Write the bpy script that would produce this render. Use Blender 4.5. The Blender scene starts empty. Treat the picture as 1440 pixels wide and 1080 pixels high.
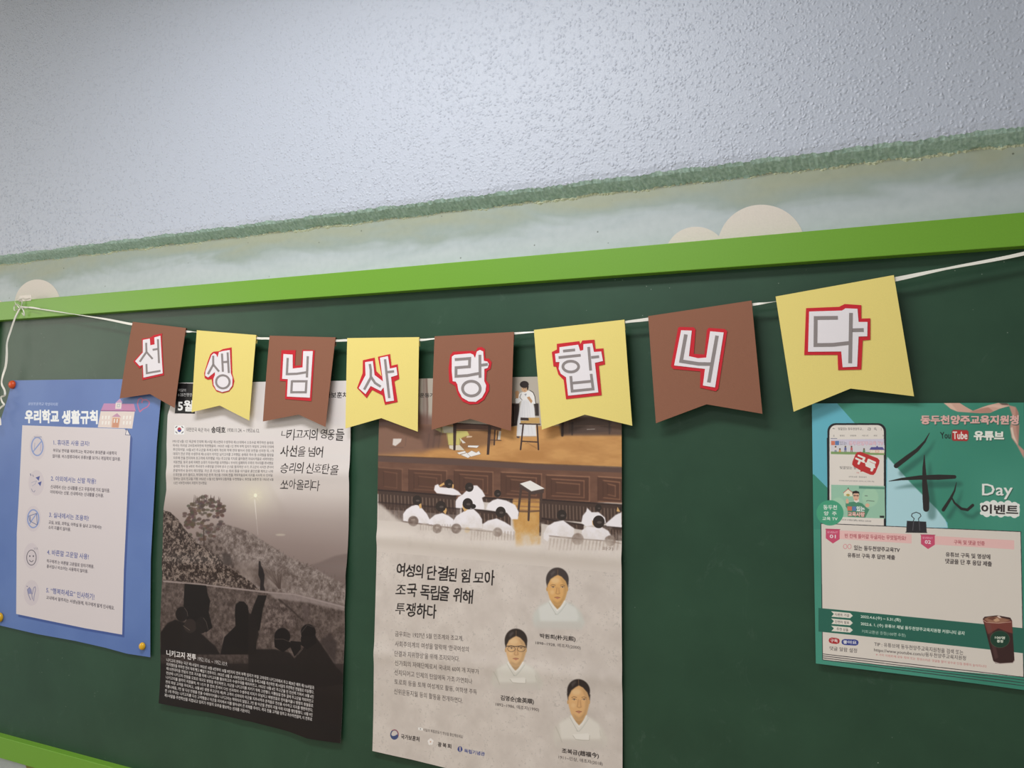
import bpy, bmesh, math, random
import numpy as np
from mathutils import Vector, Matrix
from mathutils.geometry import tessellate_polygon

random.seed(7)
rng = np.random.default_rng(11)
SC = bpy.context.scene
COL = SC.collection

# ------------------------------------------------------------------ camera
F_PX = 1070.0
CAM_D = 1.444          # distance of the camera from the board face (Y = 0)
CAM_Z = 1.60
RX = np.array([0.91451361, -0.01284854, -0.40435106])   # board's right in camera axes (x right, y down, z forward)
RU = np.array([0.02226184, -0.99638285, 0.08200997])    # up
RN = np.array([0.40394217, 0.08400083, 0.91091964])     # into the wall
cam_data = bpy.data.cameras.new('camera')
cam = bpy.data.objects.new('camera', cam_data)
COL.objects.link(cam)
cam_data.sensor_fit = 'HORIZONTAL'
cam_data.sensor_width = 36.0
cam_data.lens = F_PX * 36.0 / 1440.0
cam_data.clip_start = 0.01
# blender camera axes: X right, Y up, -Z forward, each expressed in world coordinates
cx = Vector((RX[0], RN[0], RU[0])); cy = -Vector((RX[1], RN[1], RU[1])); cz = -Vector((RX[2], RN[2], RU[2]))
cam.matrix_world = Matrix(((cx.x, cy.x, cz.x, 0), (cx.y, cy.y, cz.y, -CAM_D), (cx.z, cy.z, cz.z, CAM_Z), (0, 0, 0, 1)))
SC.camera = cam

# ------------------------------------------------------------------ light and exposure
SC.view_settings.view_transform = 'Standard'
SC.view_settings.look = 'None'
SC.view_settings.exposure = 0.10
SC.view_settings.gamma = 1.0
SC.view_settings.use_curve_mapping = False
world = bpy.data.worlds.new('world'); SC.world = world
world.use_nodes = True
world.node_tree.nodes['Background'].inputs[0].default_value = (0.93, 0.97, 1.0, 1)
world.node_tree.nodes['Background'].inputs[1].default_value = 0.38


def area(name, loc, target, sx, sy, power, color, spread=180):
    l = bpy.data.lights.new(name, 'AREA'); l.shape = 'RECTANGLE'; l.size = sx; l.size_y = sy
    l.energy = power; l.color = color; l.spread = math.radians(spread)
    o = bpy.data.objects.new(name, l); COL.objects.link(o); o.location = loc
    o.rotation_euler = (Vector(target) - Vector(loc)).to_track_quat('-Z', 'Y').to_euler()
    return o


area('ceiling_lamp', (-1.00, -1.05, 2.96), (-1.00, -1.05, 0), 1.25, 0.32, 29, (0.97, 0.98, 1.0))
area('ceiling_lamp', (-1.0, -3.0, 2.96), (-1.0, -3.0, 0), 1.25, 0.32, 17, (0.97, 0.98, 1.0))
area('window_light', (-4.4, -1.9, 2.1), (-2.0, 0, 1.6), 1.6, 1.3, 25, (1.0, 0.94, 0.82))


# ------------------------------------------------------------------ helpers
def lin(c):
    return tuple((v / 12.92 if v <= 0.04045 else ((v + 0.055) / 1.055) ** 2.4) for v in [x / 255.0 for x in c])


def hit(px, py, Y=0.0):
    """The point of the plane Y = const seen at a spot of the 1440 x 1080 photograph (survey of the wall)."""
    v = np.array([px - 720.0, py - 540.0, F_PX])
    d = np.array([RX @ v, RN @ v, RU @ v])
    t = (CAM_D + Y) / d[1]
    return Vector((d[0] * t, Y, CAM_Z + d[2] * t))


def hits(pts, Y=0.0):
    P = np.asarray(pts, float)
    v = np.column_stack([P[:, 0] - 720.0, P[:, 1] - 540.0, np.full(len(P), F_PX)])
    X = v @ RX; N = v @ RN; U = v @ RU
    t = (CAM_D + Y) / N
    return np.column_stack([X * t, CAM_Z + U * t])


def crop(x0, y0, s):
    return lambda pts: [(x0 + x / s, y0 + y / s) for x, y in pts]


class Nodes:
    def __init__(s, name):
        s.m = bpy.data.materials.new(name); s.m.use_nodes = True
        s.t = s.m.node_tree; s.b = s.t.nodes['Principled BSDF']

    def n(s, kind, **kw):
        x = s.t.nodes.new(kind)
        for k, v in kw.items():
            if k in x.inputs: x.inputs[k].default_value = v
            else: setattr(x, k, v)
        return x

    def l(s, a, b): s.t.links.new(a, b)

    def ramp(s, fac, stops):
        r = s.n('ShaderNodeValToRGB'); e = r.color_ramp.elements
        while len(e) < len(stops): e.new(0.5)
        for i, (p, c) in enumerate(stops):
            e[i].position = p; e[i].color = (*c, 1) if len(c) == 3 else c
        s.l(fac, r.inputs[0]); return r


def simple(name, col, rough=0.6, spec=0.3, bump=0.0, scale=400.0, var=0.0, detail=4.0):
    q = Nodes(name); q.b.inputs['Roughness'].default_value = rough
    q.b.inputs['Specular IOR Level'].default_value = spec
    c = lin(col); tc = q.n('ShaderNodeTexCoord')
    nz = q.n('ShaderNodeTexNoise', Scale=scale, Detail=detail); q.l(tc.outputs['Object'], nz.inputs['Vector'])
    if var > 0:
        r = q.ramp(nz.outputs['Fac'], [(0.3, tuple(v * (1 - var) for v in c)), (0.7, tuple(min(1, v * (1 + var)) for v in c))])
        q.l(r.outputs[0], q.b.inputs['Base Color'])
    else:
        q.b.inputs['Base Color'].default_value = (*c, 1)
    if bump > 0:
        bp = q.n('ShaderNodeBump', Strength=bump, Distance=0.001); q.l(nz.outputs['Fac'], bp.inputs['Height'])
        q.l(bp.outputs[0], q.b.inputs['Normal'])
    return q.m


def tag(o, label=None, category=None, group=None, kind=None):
    if label: o['label'] = label
    if category: o['category'] = category
    if group: o['group'] = group
    if kind: o['kind'] = kind
    return o


def empty(name, loc=(0, 0, 0)):
    o = bpy.data.objects.new(name, None); COL.objects.link(o); o.location = loc
    o.empty_display_size = 0.02
    return o


def mesh_obj(name, verts, faces, mat, parent=None, smooth=False, uvs=None, origin=None):
    """One mesh object; verts are world coordinates, moved to the parent's or to its own origin."""
    if parent is not None: org = Vector(parent.location) if parent.parent is None else Vector(parent.location) + Vector(parent.parent.location)
    else: org = Vector(origin) if origin is not None else Vector((0, 0, 0))
    me = bpy.data.meshes.new(name)
    me.from_pydata([tuple(Vector(v) - org) for v in verts], [], [tuple(f) for f in faces])
    me.materials.append(mat)
    if uvs is not None:
        uv = me.uv_layers.new(name='UVMap')
        idx = np.empty(len(me.loops), dtype=np.int32); me.loops.foreach_get('vertex_index', idx)
        uv.data.foreach_set('uv', np.asarray(uvs, dtype=np.float32)[idx].ravel())
    me.update()
    if smooth:
        me.polygons.foreach_set('use_smooth', [True] * len(me.polygons)); me.set_sharp_from_angle(angle=math.radians(40))
    o = bpy.data.objects.new(name, me); COL.objects.link(o)
    if parent is not None: o.parent = parent
    else: o.location = org
    return o


def box(name, x0, x1, y0, y1, z0, z1, mat, parent=None, bevel=0.0, origin=None):
    bm = bmesh.new(); bmesh.ops.create_cube(bm, size=1.0)
    for v in bm.verts:
        v.co = Vector((x0 + (v.co.x + .5) * (x1 - x0), y0 + (v.co.y + .5) * (y1 - y0), z0 + (v.co.z + .5) * (z1 - z0)))
    if bevel > 0: bmesh.ops.bevel(bm, geom=bm.edges[:], offset=bevel, segments=2, affect='EDGES', profile=0.5)
    vs = [v.co.copy() for v in bm.verts]; bm.verts.index_update()
    fs = [[v.index for v in f.verts] for f in bm.faces]; bm.free()
    return mesh_obj(name, vs, fs, mat, parent, origin=origin)


def prism(name, outline, surf, thick, mat, parent=None, off=0.0, maxlen=0.011, origin=None):
    """Card cut to an outline (list of (X, Z)), lying on the surface surf(X, Z) -> Y, front face 'off' before it."""
    bm = bmesh.new()
    vs = [bm.verts.new((x, 0, z)) for x, z in outline]
    tris = tessellate_polygon([[Vector((x, z, 0)) for x, z in outline]])
    for t in tris:
        try: bm.faces.new([vs[i] for i in t])
        except ValueError: pass
    for _ in range(5):
        es = [e for e in bm.edges if e.calc_length() > maxlen]
        if not es: break
        bmesh.ops.subdivide_edges(bm, edges=es, cuts=1, use_grid_fill=False)
        bmesh.ops.triangulate(bm, faces=[f for f in bm.faces if len(f.verts) > 3])
    bm.verts.index_update(); bm.verts.ensure_lookup_table()
    n = len(bm.verts)
    front = [Vector((v.co.x, surf(v.co.x, v.co.z) - off, v.co.z)) for v in bm.verts]
    back = [p + Vector((0, thick, 0)) for p in front]
    faces = []
    for f in bm.faces:
        i = [v.index for v in f.verts]
        nrm = (front[i[1]] - front[i[0]]).cross(front[i[2]] - front[i[0]])
        if nrm.y > 0: i = i[::-1]
        faces.append(i); faces.append([k + n for k in reversed(i)])
    for e in bm.edges:
        if len(e.link_faces) == 1:
            a, b = e.verts[0].index, e.verts[1].index
            faces.append([a, b, b + n, a + n])
    bm.free()
    return mesh_obj(name, front + back, faces, mat, parent, origin=origin)


# ------------------------------------------------------------------ materials of the room
def mat_upper_wall():
    q = Nodes('stippled_grey_paint')
    q.b.inputs['Base Color'].default_value = (*lin((183, 189, 202)), 1)
    q.b.inputs['Roughness'].default_value = 0.42
    q.b.inputs['Specular IOR Level'].default_value = 0.5
    tc = q.n('ShaderNodeTexCoord')
    wp = q.n('ShaderNodeTexNoise', Scale=60.0, Detail=1.0); q.l(tc.outputs['Object'], wp.inputs['Vector'])
    wm = q.n('ShaderNodeMix', data_type='RGBA', blend_type='ADD'); wm.inputs[0].default_value = 0.012
    q.l(tc.outputs['Object'], wm.inputs[6]); q.l(wp.outputs['Color'], wm.inputs[7])
    v = q.n('ShaderNodeTexVoronoi', Scale=150.0); q.l(wm.outputs[2], v.inputs['Vector'])
    dr = q.ramp(v.outputs['Distance'], [(0.05, (1, 1, 1)), (0.42, (0.25, 0.25, 0.25)), (0.6, (0, 0, 0))])
    cs = q.n('ShaderNodeSeparateColor'); q.l(v.outputs['Color'], cs.inputs[0])
    sel = q.ramp(cs.outputs[0], [(0.08, (0, 0, 0)), (0.75, (1, 1, 1))])      # droplets of unequal height
    mu = q.n('ShaderNodeMath', operation='MULTIPLY'); q.l(dr.outputs[0], mu.inputs[0]); q.l(sel.outputs[0], mu.inputs[1])
    a = q.n('ShaderNodeTexNoise', Scale=260.0, Detail=3.0, Roughness=0.6); q.l(tc.outputs['Object'], a.inputs['Vector'])
    mx = q.n('ShaderNodeMath', operation='MULTIPLY_ADD'); q.l(a.outputs['Fac'], mx.inputs[0]); mx.inputs[1].default_value = 0.55; q.l(mu.outputs[0], mx.inputs[2])
    big = q.n('ShaderNodeTexNoise', Scale=1.1, Detail=1.0); q.l(tc.outputs['Object'], big.inputs['Vector'])
    bs = q.n('ShaderNodeMapRange'); q.l(big.outputs['Fac'], bs.inputs[0]); bs.inputs[1].default_value = 0.3; bs.inputs[2].default_value = 0.7
    bs.inputs[3].default_value = 0.55; bs.inputs[4].default_value = 0.85
    bp = q.n('ShaderNodeBump', Distance=0.0023); q.l(mx.outputs[0], bp.inputs['Height']); q.l(bs.outputs[0], bp.inputs['Strength'])
    q.l(bp.outputs[0], q.b.inputs['Normal'])
    return q.m


def mat_ledge():
    q = Nodes('rough_green_paint')
    q.b.inputs['Roughness'].default_value = 0.7
    tc = q.n('ShaderNodeTexCoord')
    a = q.n('ShaderNodeTexNoise', Scale=160.0, Detail=5.0); q.l(tc.outputs['Object'], a.inputs['Vector'])
    r = q.ramp(a.outputs['Fac'], [(0.35, lin((152, 180, 168))), (0.7, lin((186, 210, 200)))])
    q.l(r.outputs[0], q.b.inputs['Base Color'])
    bp = q.n('ShaderNodeBump', Strength=0.8, Distance=0.002); q.l(a.outputs['Fac'], bp.inputs['Height']); q.l(bp.outputs[0], q.b.inputs['Normal'])
    return q.m


def mat_lower_wall():
    """Pale blue-grey paint, old yellowish filler patches in its upper strip."""
    q = Nodes('patched_blue_grey_paint')
    q.b.inputs['Roughness'].default_value = 0.55
    tc = q.n('ShaderNodeTexCoord'); sp = q.n('ShaderNodeSeparateXYZ'); q.l(tc.outputs['Object'], sp.inputs[0])
    mp = q.n('ShaderNodeMapping'); mp.inputs['Scale'].default_value = (2.2, 1, 7.0); q.l(tc.outputs['Object'], mp.inputs['Vector'])
    big = q.n('ShaderNodeTexNoise', Scale=1.6, Detail=3.0, Roughness=0.6, Distortion=0.4); q.l(mp.outputs[0], big.inputs['Vector'])
    mr = q.n('ShaderNodeMapRange'); q.l(sp.outputs['Z'], mr.inputs[0])
    mr.inputs[1].default_value = 2.02; mr.inputs[2].default_value = 2.10
    ad = q.n('ShaderNodeMath', operation='MULTIPLY_ADD'); q.l(big.outputs['Fac'], ad.inputs[0]); ad.inputs[1].default_value = 1.6; ad.inputs[2].default_value = -0.85
    s2 = q.n('ShaderNodeMath', operation='ADD', use_clamp=True); q.l(mr.outputs[0], s2.inputs[0]); q.l(ad.outputs[0], s2.inputs[1])
    r = q.ramp(s2.outputs[0], [(0.0, lin((186, 193, 195))), (0.3, lin((176, 185, 187))), (0.6, lin((152, 164, 157))), (1.0, lin((158, 163, 142)))])
    fine = q.n('ShaderNodeTexNoise', Scale=60.0, Detail=5.0); q.l(tc.outputs['Object'], fine.inputs['Vector'])
    mx = q.n('ShaderNodeMix', data_type='RGBA', blend_type='MULTIPLY'); mx.inputs[0].default_value = 1.0
    fr = q.ramp(fine.outputs['Fac'], [(0.3, (0.93, 0.94, 0.94)), (0.6, (1, 1, 1))])
    q.l(r.outputs[0], mx.inputs[6]); q.l(fr.outputs[0], mx.inputs[7])
    # scattered specks of dirt
    vo = q.n('ShaderNodeTexVoronoi', Scale=26.0); q.l(tc.outputs['Object'], vo.inputs['Vector'])
    vr = q.ramp(vo.outputs['Distance'], [(0.035, (0.25, 0.25, 0.22)), (0.06, (1, 1, 1))])
    m2 = q.n('ShaderNodeMix', data_type='RGBA', blend_type='MULTIPLY'); m2.inputs[0].default_value = 0.8
    q.l(mx.outputs[2], m2.inputs[6]); q.l(vr.outputs[0], m2.inputs[7])
    q.l(m2.outputs[2], q.b.inputs['Base Color'])
    bp = q.n('ShaderNodeBump', Strength=0.35, Distance=0.002)
    n3 = q.n('ShaderNodeTexNoise', Scale=22.0, Detail=6.0); q.l(tc.outputs['Object'], n3.inputs['Vector']); q.l(n3.outputs['Fac'], bp.inputs['Height'])
    q.l(bp.outputs[0], q.b.inputs['Normal'])
    return q.m


def mat_board():
    q = Nodes('green_chalkboard_enamel')
    q.b.inputs['Roughness'].default_value = 0.40
    q.b.inputs['Specular IOR Level'].default_value = 0.38
    tc = q.n('ShaderNodeTexCoord')
    w1 = q.n('ShaderNodeTexWave', Scale=330.0, Distortion=1.5, bands_direction='X'); q.l(tc.outputs['Object'], w1.inputs['Vector'])
    w2 = q.n('ShaderNodeTexWave', Scale=330.0, Distortion=1.5, bands_direction='Z'); q.l(tc.outputs['Object'], w2.inputs['Vector'])
    ad = q.n('ShaderNodeMath', operation='ADD'); q.l(w1.outputs['Fac'], ad.inputs[0]); q.l(w2.outputs['Fac'], ad.inputs[1])
    nz = q.n('ShaderNodeTexNoise', Scale=5.0, Detail=6.0, Roughness=0.65); q.l(tc.outputs['Object'], nz.inputs['Vector'])
    r = q.ramp(nz.outputs['Fac'], [(0.3, lin((37, 68, 49))), (0.7, lin((46, 79, 58)))])
    # chalk dust smears
    mp = q.n('ShaderNodeMapping'); mp.inputs['Scale'].default_value = (1.4, 1, 1.0); mp.inputs['Rotation'].default_value = (0, 0.5, 0)
    q.l(tc.outputs['Object'], mp.inputs['Vector'])
    ch = q.n('ShaderNodeTexNoise', Scale=9.0, Detail=8.0, Roughness=0.75, Distortion=1.2); q.l(mp.outputs[0], ch.inputs['Vector'])
    cr = q.ramp(ch.outputs['Fac'], [(0.60, (0, 0, 0)), (0.9, (0.2, 0.2, 0.2))])
    mx = q.n('ShaderNodeMix', data_type='RGBA'); q.l(cr.outputs[0], mx.inputs[0]); q.l(r.outputs[0], mx.inputs[6]); mx.inputs[7].default_value = (*lin((150, 165, 155)), 1)
    # tiny chalk crumbs and nicks
    vo = q.n('ShaderNodeTexVoronoi', Scale=48.0); q.l(tc.outputs['Object'], vo.inputs['Vector'])
    vr = q.ramp(vo.outputs['Distance'], [(0.03, (0.5, 0.5, 0.5)), (0.05, (0, 0, 0))])
    n2 = q.n('ShaderNodeTexNoise', Scale=2.2, Detail=1.0); q.l(tc.outputs['Object'], n2.inputs['Vector'])
    nr = q.ramp(n2.outputs['Fac'], [(0.55, (0, 0, 0)), (0.62, (1, 1, 1))])
    m3 = q.n('ShaderNodeMath', operation='MULTIPLY'); q.l(vr.outputs[0], m3.inputs[0]); q.l(nr.outputs[0], m3.inputs[1])
    m4 = q.n('ShaderNodeMix', data_type='RGBA'); q.l(m3.outputs[0], m4.inputs[0]); q.l(mx.outputs[2], m4.inputs[6]); m4.inputs[7].default_value = (*lin((190, 200, 185)), 1)
    q.l(m4.outputs[2], q.b.inputs['Base Color'])
    bp = q.n('ShaderNodeBump', Strength=0.12, Distance=0.0004); q.l(ad.outputs[0], bp.inputs['Height']); q.l(bp.outputs[0], q.b.inputs['Normal'])
    return q.m


M = {
    'upper': mat_upper_wall(), 'ledge': mat_ledge(), 'lower': mat_lower_wall(), 'board': mat_board(),
    'frame': simple('lime_green_painted_wood', (112, 163, 46), 0.42, 0.4, 0.08, 300, 0.03),
    'ceiling': simple('white_ceiling_board', (225, 225, 222), 0.9, 0.1, 0.2, 200),
    'floor': simple('pale_wood_floor', (205, 190, 165), 0.5, 0.3, 0.1, 40, 0.1),
    'cloud': simple('cream_sticker', (218, 208, 198), 0.6, 0.3, 0.35, 260, 0.02),
    'olive': simple('olive_paint', (140, 138, 60), 0.6, 0.3, 0.2, 200, 0.05),
    'brown': simple('brown_card', (146, 100, 80), 0.75, 0.15, 0.25, 900, 0.05),
    'yellow': simple('yellow_card', (238, 219, 132), 0.75, 0.15, 0.25, 900, 0.03),
    'red': simple('red_card', (206, 44, 56), 0.65, 0.2, 0.15, 900, 0.03),
    'white': simple('white_card', (238, 232, 236), 0.6, 0.2, 0.1, 900, 0.01),
    'grey': simple('grey_ink', (146, 137, 136), 0.6, 0.2),
    'ribbon': simple('white_satin_ribbon', (232, 228, 218), 0.35, 0.5, 0.2, 700, 0.04),
    'tape': simple('clear_tape_yellowed', (200, 190, 178), 0.3, 0.5),
    'red_pin': simple('red_plastic', (222, 84, 36), 0.28, 0.5),
    'yellow_pin': simple('yellow_plastic', (232, 178, 30), 0.28, 0.5),
    'paper_back': simple('paper_reverse', (225, 220, 215), 0.7, 0.2),
}

# ------------------------------------------------------------------ the room
ZL = CAM_Z + 0.520       # underside of the step in the wall
YW, YU = 0.010, -0.018   # lower wall face, upper (projecting) wall face
XA, XB = -3.6, 2.4


def wall_edge(x, a=0.0022):
    return a * (math.sin(x * 37.0) * 0.4 + math.sin(x * 91.0 + 1.0) * 0.3) + random.uniform(-a, a) * 0.6


wall = tag(box('wall_back', XA, XB, YW, YW + 0.16, 0, ZL + 0.02, M['lower'], origin=(0, YW, 0)), kind='structure')
# upper wall: its face, its ragged lower edge and the rough green underside
xs = np.linspace(XA, XB, 1500)
vs = []; fs = []
zb = [ZL + 0.018 + wall_edge(x, 0.0030) for x in xs]
for i, x in enumerate(xs):
    vs += [(x, YU, 3.02), (x, YU, zb[i] + 0.012), (x, YU + 0.002, zb[i])]
for i in range(len(xs) - 1):
    a = 3 * i; b = a + 3
    fs += [(a, a + 1, b + 1, b), (a + 1, a + 2, b + 2, b + 1)]
uw = tag(mesh_obj('wall_back_upper', vs, fs, M['upper'], origin=(0, YU, ZL)), kind='structure')
vs = []; fs = []
for i, x in enumerate(xs):
    vs += [(x, YU + 0.002, zb[i]), (x, YU + 0.007, ZL + 0.012 + wall_edge(x, 0.0015)), (x, 0.000, ZL + 0.004 + wall_edge(x, 0.002)), (x, YW - 0.004, ZL + wall_edge(x, 0.0025)),
           (x, YW + 0.001, ZL - 0.004 + wall_edge(x, 0.004))]
for i in range(len(xs) - 1):
    a = 5 * i; b = a + 5
    for k in range(4): fs.append((a + k, a + k + 1, b + k + 1, b + k))
tag(mesh_obj('trim_1', vs, fs, M['ledge'], origin=(0, 0, ZL)), kind='structure')
V_, F_ = [], []          # line of old filler squeezed out below the band
for i in range(0, 900):
    x = -2.9 + 4.6 * (i + random.random()) / 900; r = random.uniform(0.0016, 0.0050) * (0.5 + 0.5 * math.sin(x * 5.0 + 1.0) ** 2); z = ZL - 0.004 + wall_edge(x, 0.004)
    k = len(V_); ln = random.uniform(1.0, 2.6)
    V_ += [(x - r * ln, YW, z), (x, YW, z + r), (x + r * ln, YW, z), (x, YW, z - r), (x, YW - r * 0.8, z)]
    F_ += [(k + 1, k, k + 4), (k, k + 3, k + 4), (k + 3, k + 2, k + 4), (k + 2, k + 1, k + 4)]
tag(mesh_obj('trim_2', V_, F_, simple('old_filler', (196, 200, 172), 0.8, 0.2, 0.3, 300, 0.08), origin=(0, YW, ZL)), kind='structure')
tag(box('ceiling', XA, XB, -5.5, 0.2, 3.02, 3.12, M['ceiling']), kind='structure')
tag(box('floor', XA, XB, -5.5, 0.2, -0.1, 0.0, M['floor']), kind='structure')

# ------------------------------------------------------------------ chalkboard
BX0, BX1 = -2.332, 1.30           # inner opening
BZ0, BZ1 = CAM_Z - 0.830, CAM_Z + 0.339
FW, FY = 0.055, -0.020
board = tag(empty('chalkboard', (BX0 + 1.6, 0, BZ0)), 'long green chalkboard in a lime green frame below the stippled upper wall', 'chalkboard')
box('writing_surface', BX0 - 0.02, BX1 + 0.02, 0.0, 0.008, BZ0 - 0.02, BZ1 + 0.02, M['board'], board)
box('frame_rail', BX0 - FW, BX1 + FW, FY, 0.0095, BZ1, BZ1 + FW, M['frame'], board, 0.0012)
box('frame_rail', BX0 - FW, BX1 + FW, FY, 0.0095, BZ0 - FW, BZ0, M['frame'], board, 0.0012)
box('frame_rail', BX0 - FW, BX0, FY, 0.0095, BZ0 + 0.0003, BZ1 - 0.0003, M['frame'], board, 0.0012)
box('frame_rail', BX1, BX1 + FW, FY, 0.0095, BZ0 + 0.0003, BZ1 - 0.0003, M['frame'], board, 0.0012)


# ------------------------------------------------------------------ cloud cut-outs on the wall
def arc(cx_, cy_, rx, ry, a0, a1, n=24):
    return [(cx_ + rx * math.cos(math.radians(a0 + (a1 - a0) * i / n)), cy_ - ry * math.sin(math.radians(a0 + (a1 - a0) * i / n))) for i in range(n + 1)]


flat = lambda x, z: YW
big = [(933, 372)] + arc(979, 359, 43, 40, 165, 42) + arc(1071, 345, 61, 57, 160, 12) + [(1131, 352)]
prism('cloud_cutout', [tuple(p) for p in hits(big, YW)], flat, 0.0006, M['cloud'], None, 0.0008, 0.05, origin=hit(1040, 350, YW))
tag(bpy.data.objects['cloud_cutout'], 'cream two-humped paper cloud on the wall above the right half of the frame', 'wall decoration', 'cream clouds above the board')
sm = [(16, 440)] + arc(53, 427, 32, 34, 180, 0) + [(86, 440)]
o = prism('cloud_cutout', [tuple(p) for p in hits(sm, YW)], flat, 0.0006, M['cloud'], None, 0.0008, 0.05, origin=hit(53, 425, YW))
tag(o, 'small single-humped cream paper cloud above the ribbon knot', 'wall decoration', 'cream clouds above the board')
sm = arc(-12, 436, 22, 16, 180, 0)
o = prism('cloud_cutout', [tuple(p) for p in hits(sm, YW)], flat, 0.0006, M['cloud'], None, 0.0008, 0.05, origin=hit(-12, 436, YW))
tag(o, 'sliver of a cream paper cloud cut by the left edge of the photo', 'wall decoration', 'cream clouds above the board')
ol = [(33, 1062), (40, 1090), (60, 1130), (400, 1180), (400, 1120), (180, 1070)]
o = prism('mural_patch', [tuple(p) for p in hits(ol, YW)], flat, 0.0006, M['olive'], None, 0.0008, 0.2, origin=hit(60, 1100, YW))
tag(o, 'olive painted patch on the wall under the lower frame rail', 'wall decoration')

# ------------------------------------------------------------------ pennants
def stroke_outline(pts, w):
    """Mitred outline of a bent bar of width w through pts (a printed stroke)."""
    P = [Vector(p) for p in pts]; L = []; R = []
    for i, p in enumerate(P):
        d0 = (P[i] - P[i - 1]).normalized() if i > 0 else (P[1] - P[0]).normalized()
        d1 = (P[i + 1] - P[i]).normalized() if i < len(P) - 1 else d0
        n0 = Vector((-d0.y, d0.x)); n1 = Vector((-d1.y, d1.x))
        m = (n0 + n1).normalized(); k = w / 2 / max(0.5, m.dot(n0))
        L.append(p + m * k); R.append(p - m * k)
    return [tuple(v) for v in L] + [tuple(v) for v in reversed(R)]


def ring_quads(cx_, cy_, rx, ry, w, n=40):
    return [(cx_, cy_, rx, ry, w, n)]


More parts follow.
